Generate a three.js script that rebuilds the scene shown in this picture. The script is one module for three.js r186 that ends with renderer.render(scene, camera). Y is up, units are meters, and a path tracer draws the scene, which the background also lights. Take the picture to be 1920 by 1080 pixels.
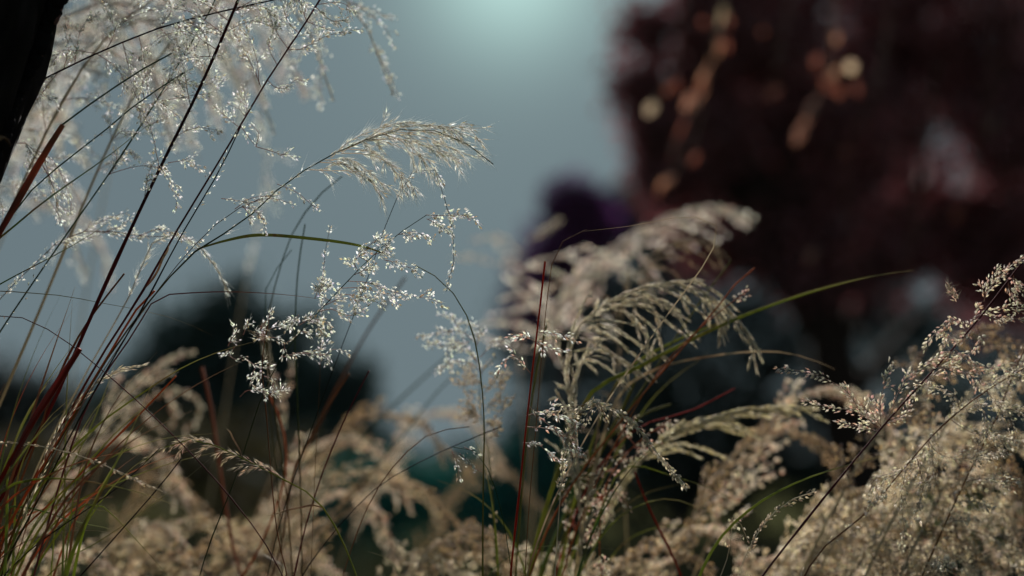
import * as THREE from 'three';
import { ImprovedNoise } from 'three/addons/math/ImprovedNoise.js';

// ---------------------------------------------------------------- camera, sky, sun, exposure
const scene = new THREE.Scene();
const camera = new THREE.PerspectiveCamera(27, 16 / 9, 0.05, 600);
camera.position.set(0, 0.85, 0);
camera.rotation.set(THREE.MathUtils.degToRad(9), 0, 0);
camera.updateMatrixWorld();
camera.focus = 1.0;
camera.userData.fStop = 1.55;               // shallow focus: an aperture of about 28 mm

const EXPOSURE = 2.2;
const SUN = new THREE.Vector3(0, Math.sin(0.425), -Math.cos(0.425)); // just above the top edge of the frame
{
  const W = 1024, H = 512, data = new Float32Array(W * H * 4), d = new THREE.Vector3();
  for (let j = 0; j < H; j++) for (let i = 0; i < W; i++) {
    const el = ((j + 0.5) / H - 0.5) * Math.PI, az = ((i + 0.5) / W - 0.5) * 2 * Math.PI;
    d.set(Math.cos(el) * Math.cos(az), Math.sin(el), Math.cos(el) * Math.sin(az));
    const a = Math.acos(Math.min(1, d.dot(SUN))), up = Math.max(0, Math.sin(el));
    const g1 = Math.exp(-((a / 0.070) ** 2)) * 0.42, g2 = Math.exp(-a / 0.13) * 0.15;
    const base = [0.124 + 0.024 * (1 - up), 0.180 + 0.016 * (1 - up), 0.216], k = (j * W + i) * 4, E = 1 / EXPOSURE;
    data[k] = E * (base[0] + g1 * 0.62 + g2 * 0.75); data[k + 1] = E * (base[1] + g1 + g2); data[k + 2] = E * (base[2] + g1 * 0.88 + g2 * 0.86); data[k + 3] = 1;
  }
  const sky = new THREE.DataTexture(data, W, H, THREE.RGBAFormat, THREE.FloatType);
  sky.mapping = THREE.EquirectangularReflectionMapping; sky.magFilter = THREE.LinearFilter; sky.needsUpdate = true;
  scene.background = sky; scene.environment = sky;
}
const sun = new THREE.DirectionalLight(new THREE.Color().setRGB(1, 0.95, 0.88), 5);
sun.position.copy(SUN).multiplyScalar(40); sun.target.position.set(0, 0, 0);
sun.castShadow = true; sun.shadow.mapSize.set(2048, 2048); sun.shadow.radius = 1;
Object.assign(sun.shadow.camera, { left: -14, right: 14, top: 14, bottom: -14, near: 0.5, far: 90 });
scene.add(sun, sun.target);

const renderer = new THREE.WebGLRenderer({ antialias: true });
renderer.setSize(1024, 576);
renderer.toneMapping = THREE.LinearToneMapping;
renderer.toneMappingExposure = EXPOSURE;
renderer.shadowMap.enabled = true;

// ---------------------------------------------------------------- helpers
let seed = 7;
const reseed = (s) => { seed = s >>> 0; };
const rnd = () => { seed = (seed + 0x6d2b79f5) >>> 0; let t = seed; t = Math.imul(t ^ (t >>> 15), t | 1); t ^= t + Math.imul(t ^ (t >>> 7), t | 61); return ((t ^ (t >>> 14)) >>> 0) / 4294967296; };
const rr = (a, b) => a + (b - a) * rnd();
const V = (x, y, z) => new THREE.Vector3(x, y, z);
const noise = new ImprovedNoise();
const FWD = V(0, 0, -1).applyQuaternion(camera.quaternion), UPV = V(0, 1, 0).applyQuaternion(camera.quaternion), TAN = Math.tan(THREE.MathUtils.degToRad(13.5));
// the place in the world seen at a spot of the photograph (1920 x 1080), so many metres in front of the camera
function P(px, py, d = 1) {
  return camera.position.clone().addScaledVector(FWD, d).addScaledVector(V(1, 0, 0), (px - 960) / 540 * TAN * d).addScaledVector(UPV, (540 - py) / 540 * TAN * d);
}
const counts = {};
function numbered(name) { const n = counts[name] = (counts[name] ?? -1) + 1; return n ? `${name}_${String(n).padStart(3, '0')}` : name; }

class MB {                                   // collects triangles with vertex colours
  constructor() { this.p = []; this.c = []; this.i = []; }
  v(a, c) { this.p.push(a.x, a.y, a.z); this.c.push(c[0], c[1], c[2]); return this.p.length / 3 - 1; }
  tri(a, b, c) { this.i.push(a, b, c); }
  get empty() { return !this.i.length; }
  geo(origin) {
    const g = new THREE.BufferGeometry(), p = new Float32Array(this.p);
    if (origin) for (let k = 0; k < p.length; k += 3) { p[k] -= origin.x; p[k + 1] -= origin.y; p[k + 2] -= origin.z; }
    g.setAttribute('position', new THREE.BufferAttribute(p, 3)); g.setAttribute('color', new THREE.BufferAttribute(new Float32Array(this.c), 3));
    g.setIndex(this.i); g.computeVertexNormals(); return g;
  }
  mesh(name, mat, origin) { const m = new THREE.Mesh(this.geo(origin), mat); m.name = name; m.castShadow = m.receiveShadow = true; return m; }
  // a tapering tube along pts; rad(u), col(u); flat < 1 squashes it into a blade that turns by twist
  tube(pts, rad, col, { seg = 5, flat = 1, twist = 0, lay = 0 } = {}) {
    const n = pts.length, ring = []; let nrm = null;
    for (let k = 0; k < n; k++) {
      const t = pts[Math.min(n - 1, k + 1)].clone().sub(pts[Math.max(0, k - 1)]).normalize();
      if (!nrm) { nrm = Math.abs(t.z) < 0.9 ? V(0, 0, 1) : V(1, 0, 0); }
      nrm = nrm.clone().addScaledVector(t, -nrm.dot(t)).normalize();
      const b = V().crossVectors(t, nrm), u = k / (n - 1), r = rad(u), c = col(u), a0 = lay + twist * u, row = [];
      const X = nrm.clone().multiplyScalar(Math.cos(a0)).addScaledVector(b, Math.sin(a0)), Y = V().crossVectors(t, X);
      for (let s = 0; s < seg; s++) { const a = s / seg * 2 * Math.PI; row.push(this.v(pts[k].clone().addScaledVector(X, Math.cos(a) * r * flat).addScaledVector(Y, Math.sin(a) * r), col.length > 1 ? col(u, s) : c)); }
      ring.push(row);
    }
    for (let k = 0; k < n - 1; k++) for (let s = 0; s < seg; s++) { const s2 = (s + 1) % seg, A = ring[k][s], B = ring[k][s2], C = ring[k + 1][s], D = ring[k + 1][s2]; this.tri(A, B, C); this.tri(B, D, C); }
    for (const [k, f] of [[0, 0], [n - 1, 1]]) { const c = this.v(pts[k], col(f)); for (let s = 0; s < seg; s++) { const s2 = (s + 1) % seg; f ? this.tri(ring[k][s], ring[k][s2], c) : this.tri(ring[k][s2], ring[k][s], c); } }
  }
  // one spikelet: a lens-shaped grain
  grain(o, dir, len, wid, c) {
    const d = dir.clone().normalize(), x = V(rnd() - 0.5, rnd() - 0.5, rnd() - 0.5).cross(d).normalize(), y = V().crossVectors(d, x);
    const m = o.clone().addScaledVector(d, len * 0.42), a = this.v(o, c), r = [];
    for (let s = 0; s < 4; s++) r.push(this.v(m.clone().addScaledVector(s % 2 ? y : x, (s < 2 ? 1 : -1) * wid * (s % 2 ? 0.62 : 1) * 0.5), c));
    const t = this.v(o.clone().addScaledVector(d, len), c);
    for (let s = 0; s < 4; s++) { const q = (s + 1) % 4; this.tri(a, r[q], r[s]); this.tri(r[s], r[q], t); }
  }
  // one hair
  hair(o, dir, len, wid, c) {
    const d = dir.clone().normalize(), x = V(rnd() - 0.5, rnd() - 0.5, rnd() - 0.5).cross(d).normalize(), y = V().crossVectors(d, x);
    const b = [0, 1, 2].map((s) => this.v(o.clone().addScaledVector(x, Math.cos(s * 2.094) * wid / 2).addScaledVector(y, Math.sin(s * 2.094) * wid / 2), c)), t = this.v(o.clone().addScaledVector(d, len), c);
    for (let s = 0; s < 3; s++) this.tri(b[s], b[(s + 1) % 3], t);
  }
}
const smooth = (pts, n) => new THREE.CatmullRomCurve3(pts, false, 'centripetal').getSpacedPoints(n);
const rdir = () => { const z = rr(-1, 1), a = rr(0, 6.2832), s = Math.sqrt(1 - z * z); return V(s * Math.cos(a), s * Math.sin(a), z); };
const mixc = (a, b, t) => [a[0] + (b[0] - a[0]) * t, a[1] + (b[1] - a[1]) * t, a[2] + (b[2] - a[2]) * t];
const vary = (c, s = 0.2) => { const k = 1 + rr(-s, s); return [c[0] * k, c[1] * k * rr(0.96, 1.04), c[2] * k * rr(0.92, 1.08)]; };

// ---------------------------------------------------------------- materials
const M = {
  husk: new THREE.MeshPhysicalMaterial({ vertexColors: true, roughness: 0.95, transmission: 0.74, thickness: 0, side: THREE.DoubleSide }),
  stem: new THREE.MeshPhysicalMaterial({ vertexColors: true, roughness: 0.92, specularIntensity: 0.15, transmission: 0.3, thickness: 0 }),
  leaf: new THREE.MeshPhysicalMaterial({ vertexColors: true, roughness: 0.92, transmission: 0.4, thickness: 0, side: THREE.DoubleSide }),
  foliage: new THREE.MeshPhysicalMaterial({ vertexColors: true, roughness: 0.95, transmission: 0.12, thickness: 0, side: THREE.DoubleSide }),
  rusty: new THREE.MeshPhysicalMaterial({ vertexColors: true, roughness: 0.95, transmission: 0.26, thickness: 0, side: THREE.DoubleSide }),  // leaves of the two trees whose colour carries painted lens flare
  bark: new THREE.MeshPhysicalMaterial({ vertexColors: true, roughness: 0.95, specularIntensity: 0.1 }),
};
const C = {
  white: [0.90, 0.91, 0.87], cream: [0.78, 0.74, 0.63], straw: [0.64, 0.57, 0.45], tan: [0.52, 0.43, 0.32], pink: [0.74, 0.57, 0.49],
  dark: [0.020, 0.012, 0.016], plum: [0.10, 0.020, 0.026], red: [0.42, 0.034, 0.020], rust: [0.42, 0.125, 0.045], brown: [0.18, 0.085, 0.045],
  olive: [0.15, 0.15, 0.035], green: [0.085, 0.17, 0.035], lime: [0.24, 0.27, 0.045], deep: [0.030, 0.075, 0.030],
};

// ---------------------------------------------------------------- structure: the ground
{
  const g = new THREE.PlaneGeometry(900, 900, 90, 90); g.rotateX(-Math.PI / 2);
  const p = g.attributes.position, col = [];
  for (let k = 0; k < p.count; k++) { const n = noise.noise(p.getX(k) * 0.05, 3.1, p.getZ(k) * 0.05), m = 0.5 + 0.5 * n; col.push(0.030 + 0.02 * m, 0.036 + 0.012 * m, 0.016 + 0.006 * m); const r = Math.hypot(p.getX(k), p.getZ(k)); p.setY(k, r < 30 ? 0 : (noise.noise(p.getX(k) * 0.012, 9.2, p.getZ(k) * 0.012)) * Math.min(1.2, (r - 30) * 0.02)); }
  g.setAttribute('color', new THREE.Float32BufferAttribute(col, 3)); g.computeVertexNormals();
  const m = new THREE.Mesh(g, new THREE.MeshPhysicalMaterial({ vertexColors: true, roughness: 1, specularIntensity: 0 })); m.name = 'ground'; m.receiveShadow = true;
  m.userData = { kind: 'structure', label: 'dark earth and turf under the meadow grass' }; scene.add(m);
}

// ---------------------------------------------------------------- trees and shrubs
function finish(g, label, category, group) { g.userData = { label, category }; if (group) g.userData.group = group; scene.add(g); return g; }
// lobes: [px, py, depth, rx, ry] in pixels of the photograph; leaves of that size (m) are spread through them
function leafMass(mb, lobes, base, leaf, perLobe, color) {
  for (const [px, py, d, rx, ry, k = 1] of lobes) {
    const o = P(px, py, d), sx = rx / 540 * TAN * d, sy = ry / 540 * TAN * d, sz = Math.min(sx, 1.2 * sy) * 0.8;
    const twigs = Math.ceil(perLobe * k / 9);
    for (let t = 0; t < twigs; t++) {
      const dir = rdir(), rad = Math.cbrt(rr(0.05, 1)) * (0.82 + 0.3 * noise.noise(dir.x * 2 + px, dir.y * 2, dir.z * 2 + py));
      const c = V(o.x + dir.x * sx * rad, o.y + dir.y * sy * rad, o.z + dir.z * sz * rad), tone = rr(0.55, 1.5);
      for (let q = 0; q < 9; q++) {
        const a = c.clone().addScaledVector(rdir(), leaf * rr(0.4, 2.2)), ax = rdir(), w = V().crossVectors(ax, rdir()).normalize(), l = leaf * rr(0.7, 1.3), cc = vary(color, 0.25).map((z) => z * tone);
        if (a.y < 0.02) a.y = 0.02 + rnd() * 0.1;
        const v0 = mb.v(a, cc), v1 = mb.v(a.clone().addScaledVector(ax, l * 0.45).addScaledVector(w, l * 0.26), cc), v2 = mb.v(a.clone().addScaledVector(ax, l), cc), v3 = mb.v(a.clone().addScaledVector(ax, l * 0.45).addScaledVector(w, -l * 0.26), cc);
        mb.tri(v0, v1, v2); mb.tri(v0, v2, v3);
      }
    }
  }
}
function tree(name, label, category, trunkPx, d, lobes, leaf, perLobe, color, trunkR, group, leafMat = M.foliage) {
  const base = P(trunkPx, 896, d); base.y = 0;
  const g = new THREE.Group(); g.name = numbered(name); g.position.copy(base);
  const tr = new MB(), bc = [0.035, 0.024, 0.020];
  let top = base.clone(); for (const l of lobes) { const q = P(l[0], l[1], l[2]); if (q.y > top.y) top = q; }
  const mid = base.clone().lerp(top, 0.5).add(V(rr(-0.1, 0.1) * top.y, 0, 0)), tp = smooth([base, base.clone().lerp(mid, 0.5).add(V(rr(-0.05, 0.05), 0, 0)), mid, top], 14);
  tr.tube(tp, (u) => trunkR * (1.15 - u) , () => bc, { seg: 9 });
  g.add(tr.mesh('trunk', M.bark, base));
  for (const l of lobes) {
    const q = P(l[0], l[1], l[2]), s = tp[Math.max(2, Math.min(12, Math.round(14 * Math.min(1, q.y / Math.max(0.5, top.y)) * 0.6)))].clone(), lb = new MB();
    lb.tube(smooth([s, s.clone().lerp(q, 0.5).add(V(0, 0.08 * s.distanceTo(q), 0)), q], 7), (u) => trunkR * 0.38 * (1.1 - u), () => bc, { seg: 6 });
    g.add(lb.mesh('limb', M.bark, base));
  }
  const mb = new MB(); leafMass(mb, lobes, base, leaf, perLobe, color);
  const cr = mb.mesh('crown', leafMat, base); g.add(cr);
  return finish(g, label, category, group);
}
reseed(11);
const rightTree = tree('dark_tree', 'big dark tree with rusty leaves reddened by painted lens flare filling the upper right', 'tree', 1640, 8, [
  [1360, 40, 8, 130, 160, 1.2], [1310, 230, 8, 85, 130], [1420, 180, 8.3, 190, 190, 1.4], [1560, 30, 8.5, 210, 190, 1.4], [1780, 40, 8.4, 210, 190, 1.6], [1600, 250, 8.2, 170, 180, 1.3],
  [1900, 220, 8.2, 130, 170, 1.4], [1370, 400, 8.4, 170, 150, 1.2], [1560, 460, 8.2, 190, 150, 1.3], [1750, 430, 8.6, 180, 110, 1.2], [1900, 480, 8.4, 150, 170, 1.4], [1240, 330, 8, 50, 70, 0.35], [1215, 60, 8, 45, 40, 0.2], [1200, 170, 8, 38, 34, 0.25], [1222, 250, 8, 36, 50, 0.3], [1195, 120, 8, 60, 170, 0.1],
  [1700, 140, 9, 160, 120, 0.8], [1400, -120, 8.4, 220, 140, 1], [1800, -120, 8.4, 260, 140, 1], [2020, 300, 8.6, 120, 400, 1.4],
], 0.085, 2600, [0.21, 0.070, 0.080], 0.2, undefined, M.rusty);  // leaf red strengthened to carry the reddish lens flare veil
tree('flare_tinted_tree', 'small dark tree tinted purple by painted lens flare standing left of the big dark tree', 'tree', 1090, 11, [
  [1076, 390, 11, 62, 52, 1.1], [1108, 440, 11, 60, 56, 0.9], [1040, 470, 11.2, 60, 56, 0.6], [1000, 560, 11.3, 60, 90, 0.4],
], 0.09, 1500, [0.085, 0.026, 0.11], 0.1, undefined, M.rusty);  // purple is lens flare put into the leaf colour of a dark tree
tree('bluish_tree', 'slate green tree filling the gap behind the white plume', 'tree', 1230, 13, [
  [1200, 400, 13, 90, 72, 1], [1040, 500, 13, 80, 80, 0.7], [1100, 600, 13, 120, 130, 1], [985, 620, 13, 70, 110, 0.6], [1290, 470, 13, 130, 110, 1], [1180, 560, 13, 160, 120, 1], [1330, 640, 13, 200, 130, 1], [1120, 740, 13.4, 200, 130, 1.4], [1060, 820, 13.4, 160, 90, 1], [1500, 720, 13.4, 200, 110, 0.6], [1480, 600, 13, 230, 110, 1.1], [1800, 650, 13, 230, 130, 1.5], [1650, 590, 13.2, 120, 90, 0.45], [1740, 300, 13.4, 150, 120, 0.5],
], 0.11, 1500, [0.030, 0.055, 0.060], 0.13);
tree('far_tree', 'round dark tree on the skyline behind the left grass', 'tree', 440, 24, [
  [425, 600, 24, 75, 72, 0.8], [350, 660, 24, 70, 62, 0.6], [390, 690, 24, 110, 80, 1], [505, 650, 24, 80, 80, 0.8], [560, 720, 24, 80, 80, 0.8], [655, 715, 24, 45, 56, 0.5], [640, 760, 24, 75, 60, 0.8], [470, 720, 24, 130, 90, 1.2], [440, 545, 24, 45, 36, 0.12], [300, 610, 24, 40, 36, 0.1], [580, 610, 24, 44, 50, 0.14], [270, 700, 24, 60, 60, 0.4], [440, 790, 24, 230, 100, 1.4], [260, 770, 24, 120, 80, 1], [640, 830, 24, 110, 70, 0.8],
], 0.22, 1300, [0.045, 0.078, 0.074], 0.3);
tree('far_tree', 'low dark tree at the left edge below the pale sky', 'tree', 20, 28, [
  [40, 770, 28, 120, 80, 1], [-60, 740, 28, 110, 90, 1], [150, 810, 28, 120, 80, 1], [60, 850, 28, 180, 60, 1],
], 0.24, 1300, [0.028, 0.038, 0.034], 0.3);
tree('shrub', 'dark shrub tinted teal by painted lens flare behind the gap at bottom centre', 'shrub', 800, 9, [
  [740, 930, 9, 130, 100, 1], [880, 940, 9, 130, 105, 1], [1010, 900, 9.2, 140, 120, 1], [640, 960, 9.2, 120, 110, 1],
], 0.08, 1500, [0.010, 0.13, 0.108], 0.05);  // teal glow of the lens flare painted as leaf colour
tree('shrub', 'dark green shrub behind the lower right seed heads', 'shrub', 1500, 9, [
  [1180, 880, 9, 150, 140, 1], [1350, 860, 9.2, 160, 150, 1], [1540, 840, 9, 170, 150, 1], [1720, 820, 9, 170, 160, 1], [1900, 830, 9.2, 160, 160, 1], [1260, 760, 9.4, 120, 100, 0.8],
], 0.08, 1700, [0.022, 0.036, 0.028], 0.05);
tree('shrub', 'dark shrub behind the lower left seed heads', 'shrub', 300, 10, [
  [80, 900, 10, 170, 110, 1], [280, 880, 10, 170, 120, 1], [470, 880, 10.2, 170, 120, 1], [590, 930, 10, 110, 100, 1],
], 0.08, 1600, [0.075, 0.062, 0.026], 0.05);
{ // far wood that reads as one mass
  const mb = new MB(); reseed(31); const lobes = [];
  for (let k = 0; k < 40; k++) lobes.push([-300 + k * 66, 872 + rr(-14, 16), 55 + rr(0, 10), 75, 42 + rr(0, 14), 0.5]);
  leafMass(mb, lobes, null, 0.5, 500, [0.030, 0.045, 0.045]);
  const m = mb.mesh('far_wood', M.foliage, V(0, 0, -60)); m.position.set(0, 0, -60); m.userData = { kind: 'stuff', label: 'low hazy line of far woodland along the horizon', category: 'woodland' }; scene.add(m);
}
{ // leaning trunk at the top left corner
  reseed(5);
  const d = 0.965, g = new THREE.Group(); g.name = numbered('leaning_tree');
  const a = P(-137, 74, d), dir = P(-9, -234, d).sub(a).normalize(), base = a.clone().addScaledVector(dir, -a.y / dir.y), pts = [];
  for (let k = 0; k <= 130; k++) { const s = k / 130; pts.push(base.clone().addScaledVector(dir, s * 2.6 + (s > 0.99 ? 0.02 : 0)).add(V(0.012 * Math.sin(s * 17), 0, 0))); }
  g.position.copy(base);
  const mb = new MB(), seg = 72, rows = []; let X = V(0, 0, 1); X.addScaledVector(dir, -X.dot(dir)).normalize(); const Y = V().crossVectors(dir, X);
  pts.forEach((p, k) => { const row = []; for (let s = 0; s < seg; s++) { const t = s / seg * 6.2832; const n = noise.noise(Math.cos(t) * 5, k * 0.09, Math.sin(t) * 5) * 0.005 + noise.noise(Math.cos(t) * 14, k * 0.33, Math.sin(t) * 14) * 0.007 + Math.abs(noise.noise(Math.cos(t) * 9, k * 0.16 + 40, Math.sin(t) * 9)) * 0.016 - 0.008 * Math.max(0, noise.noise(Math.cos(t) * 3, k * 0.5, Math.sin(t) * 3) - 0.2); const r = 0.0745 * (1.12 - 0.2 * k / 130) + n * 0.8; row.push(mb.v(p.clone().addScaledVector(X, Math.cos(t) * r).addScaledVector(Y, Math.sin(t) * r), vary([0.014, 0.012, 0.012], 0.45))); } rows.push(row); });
  for (let k = 0; k < 130; k++) for (let s = 0; s < seg; s++) { const q = (s + 1) % seg; mb.tri(rows[k][s], rows[k][q], rows[k + 1][s]); mb.tri(rows[k][q], rows[k + 1][q], rows[k + 1][s]); }
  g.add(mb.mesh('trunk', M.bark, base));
  const flake = (px, py, w, h, c = [0.010, 0.009, 0.010]) => {      // a plate of bark that lifts off the edge
    const b = new MB(), o = P(px, py, d - 0.004), up = dir.clone().multiplyScalar(0.5).add(V(rr(-0.05, 0.05), 0.62, rr(-0.1, 0.1))).normalize(), pp = [], ph = rr(0, 9);
    for (let k = 0; k < 12; k++) pp.push(o.clone().addScaledVector(up, (k / 11 - 0.5) * h).add(V(0.0012 * noise.noise(k * 0.7, ph, 0), 0, 0)));
    b.tube(pp, (u) => w * (0.5 + 0.5 * Math.sin(0.25 + u * 2.6) + 0.22 * noise.noise(u * 7, ph, 1)), (u) => vary(c, 0.2), { seg: 8, flat: 0.5, lay: 0.3 }); g.add(b.mesh('bark_plate', M.bark, base));
  };
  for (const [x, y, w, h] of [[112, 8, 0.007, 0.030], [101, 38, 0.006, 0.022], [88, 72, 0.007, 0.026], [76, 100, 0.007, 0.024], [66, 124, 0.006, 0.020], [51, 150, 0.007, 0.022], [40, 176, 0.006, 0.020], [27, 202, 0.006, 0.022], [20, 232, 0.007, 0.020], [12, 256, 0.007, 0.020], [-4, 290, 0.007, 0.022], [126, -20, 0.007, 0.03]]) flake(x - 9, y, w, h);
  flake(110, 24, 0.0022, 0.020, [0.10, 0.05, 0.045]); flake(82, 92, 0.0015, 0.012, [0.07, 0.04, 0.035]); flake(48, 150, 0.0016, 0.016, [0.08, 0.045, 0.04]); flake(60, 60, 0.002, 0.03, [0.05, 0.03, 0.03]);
  { const b = new MB(), pp = []; for (let k = 0; k <= 12; k++) { const t = 0.2 + k / 12 * 2.9, q = 1 + 0.3 * noise.noise(k * 0.6, 2, 5); pp.push(P(4 + Math.cos(t) * 15 * q, 278 - Math.sin(t) * 20 * q, d - 0.035 - 0.002 * k)); } b.tube(pp, (u) => 0.0007 + 0.0014 * Math.sin(u * 3), (u) => mixc([0.05, 0.03, 0.02], [0.2, 0.12, 0.06], u), { seg: 6, flat: 0.5 }); g.add(b.mesh('bark_curl', M.bark, base)); }
  finish(g, 'black leaning tree trunk cutting across the top left corner', 'tree');
}

{ // meadow grass below the seed heads, seen only as a dark mass
  reseed(77); const mb = new MB();
  for (let k = 0; k < 26000; k++) {
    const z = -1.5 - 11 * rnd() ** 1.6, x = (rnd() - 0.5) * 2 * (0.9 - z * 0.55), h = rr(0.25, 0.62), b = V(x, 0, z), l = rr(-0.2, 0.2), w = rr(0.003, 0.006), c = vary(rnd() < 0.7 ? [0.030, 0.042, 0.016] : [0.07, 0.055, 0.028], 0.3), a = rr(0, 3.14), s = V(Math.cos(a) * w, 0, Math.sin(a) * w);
    const m = V(x + l * 0.3, h * 0.6, z + rr(-0.05, 0.05)), t = V(x + l, h, z + rr(-0.15, 0.15)), i0 = mb.v(b.clone().add(s), c), i1 = mb.v(b.clone().sub(s), c), i2 = mb.v(m.clone().add(s), c), i3 = mb.v(m.clone().sub(s), c), i4 = mb.v(t, c);
    mb.tri(i0, i1, i2); mb.tri(i1, i3, i2); mb.tri(i2, i3, i4);
  }
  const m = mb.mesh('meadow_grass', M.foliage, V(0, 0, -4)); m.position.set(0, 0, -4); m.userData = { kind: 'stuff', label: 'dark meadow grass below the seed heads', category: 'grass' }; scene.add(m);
}
// ---------------------------------------------------------------- grass: stalks, heads, blades
// carries a path on down to the soil
function grounded(pts) {
  const p0 = pts[0], t = p0.clone().sub(pts[1]).normalize(), q = p0.clone(), h = V(t.x, 0, t.z), out = [];
  let v = t.clone(); const step = p0.y / 5;
  for (let k = 0; k < 30 && q.y > 0; k++) { v.add(V(0, -0.35, 0)).setX(v.x * 0.72).setZ(v.z * 0.72).normalize(); q.addScaledVector(v, step); out.unshift(q.clone()); }
  out[0].y = 0; return [...out, ...pts];
}
const px3 = (list, d) => list.map((p) => P(p[0], p[1], p[2] ?? d));
// husks along a polyline. o: dens (grains per m), len, wid (m), spread, from, twig, hair, cols
function dress(mb, pts, o) {
  const n = pts.length - 1, L = pts.reduce((s, p, k) => k ? s + p.distanceTo(pts[k - 1]) : 0, 0);
  const r0 = o.rachis ?? 0.00035; if (r0 > 0) mb.tube(pts, (u) => r0 * (1.15 - 0.75 * u), () => o.axis ?? C.brown, { seg: 3 });
  const at = (u) => { const x = Math.min(0.9999, Math.max(0, u)) * n, k = Math.floor(x); return [pts[k].clone().lerp(pts[k + 1], x - k), pts[k + 1].clone().sub(pts[k]).normalize()]; };
  const N = Math.round(L * o.dens), clump = o.clump ?? 0.5, ph = rr(0, 9);
  for (let k = 0; k < N; k++) {
    let u = o.from + (1 - o.from) * rnd(); if (noise.noise(u * L * 160 + ph, ph, 1.3) * clump * 2 < rr(-1, 0.25) * 0.9 - 0.15) u = o.from + (1 - o.from) * rnd();
    if (o.cluster) { const s = u * L, w = o.cluster; u = Math.min(1, Math.max(o.from, (Math.floor(s / w) + 0.5 + (rnd() + rnd() + rnd() - 1.5) * 0.36) * w / L)); }
    const [p, t] = at(u), off = rdir(); off.addScaledVector(t, -off.dot(t) * 0.6);
    const taper = o.taper ? Math.sin(Math.min(1, (u - o.from) / (1 - o.from) * 1.1 + 0.12) * 2.7) * 0.75 + 0.3 : 1;
    const w = o.spread * taper * Math.sqrt(rnd()), q = p.clone().addScaledVector(off, w), dir = t.clone().multiplyScalar(o.along ?? 0.9).addScaledVector(off, rr(0.2, 0.7)).add(V(0, -(o.sag ?? 0.15), 0));
    const c = vary(rnd() < (o.tint ?? 0.2) ? o.cols[1] : o.cols[0], 0.22), s = rr(0.7, 1.25);
    if (w > 0.0022 && rnd() < 0.5 && (o.pedicel ?? true)) mb.hair(p, q.clone().sub(p), w * 1.02, 0.00022, o.axis ?? C.brown);
    mb.grain(q, dir, o.len * s, o.wid * s, c);
    if (o.pair && rnd() < o.pair) mb.grain(q.clone().addScaledVector(rdir(), o.wid * 0.5), dir.clone().addScaledVector(rdir(), 0.5), o.len * s * 0.85, o.wid * s * 0.8, vary(c, 0.15));
    if (o.hair && rnd() < o.hair) for (let h = 0; h < (o.hairs ?? 2); h++) mb.hair(q, dir.clone().addScaledVector(rdir(), o.hairSpread ?? 0.45), o.hairLen * rr(0.5, 1.2), o.hairWid ?? 0.00016, o.cols[0]);
  }
}
// a free branch from s in direction dir; returns its points
function sprig(s, dir, len, droop, n = 8, wig = 0.12) {
  const pts = [s.clone()], d = dir.clone().normalize(), q = s.clone();
  for (let k = 0; k < n; k++) { d.add(V(0, -droop / n, 0)).addScaledVector(rdir(), wig / Math.sqrt(n)).normalize(); q.addScaledVector(d, len / n); pts.push(q.clone()); }
  return pts;
}
// the ways in which heads are dressed
const K = {
  sparkle: { dens: 760, len: 0.0033, wid: 0.0012, spread: 0.0029, from: 0.2, cols: [C.white, C.straw], tint: 0.16, pair: 0.5, axis: [0.22, 0.10, 0.07], clump: 0.9, hair: 0.55, hairs: 1, hairLen: 0.0065, hairWid: 0.00022 },
  bead: { dens: 420, len: 0.0032, wid: 0.0024, spread: 0.0042, from: 0.15, cols: [C.cream, C.pink], tint: 0.3, pair: 0.2, axis: C.rust, clump: 0.8 },
  feather: { dens: 620, len: 0.0062, wid: 0.0008, spread: 0.0014, from: 0.1, cols: [C.white, C.straw], tint: 0.35, along: 1.2, hair: 0.9, hairs: 2, hairLen: 0.017, hairWid: 0.00022, hairSpread: 0.30, axis: C.tan, clump: 0.3 },
  finger: { dens: 1500, len: 0.0064, wid: 0.0009, spread: 0.0014, from: 0.08, cols: [C.cream, C.straw], tint: 0.3, along: 2.2, hair: 0.25, hairs: 1, hairLen: 0.008, hairSpread: 0.3, taper: true, axis: C.olive, clump: 0.3 },
  rope: { dens: 760, len: 0.0052, wid: 0.0024, spread: 0.0030, cluster: 0.0085, hair: 0.25, hairs: 1, hairLen: 0.006, hairWid: 0.0003, from: 0.05, cols: [C.cream, C.pink], tint: 0.3, along: 0.8, taper: true, axis: C.tan, clump: 0.7, pedicel: false },
  straw: { dens: 900, len: 0.0038, wid: 0.0018, spread: 0.0042, from: 0.08, cols: [C.straw, C.tan], tint: 0.35, along: 0.8, axis: C.brown, clump: 0.8, pair: 0.2 },
};
const kk = (name, more) => ({ ...K[name], ...more });
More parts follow.
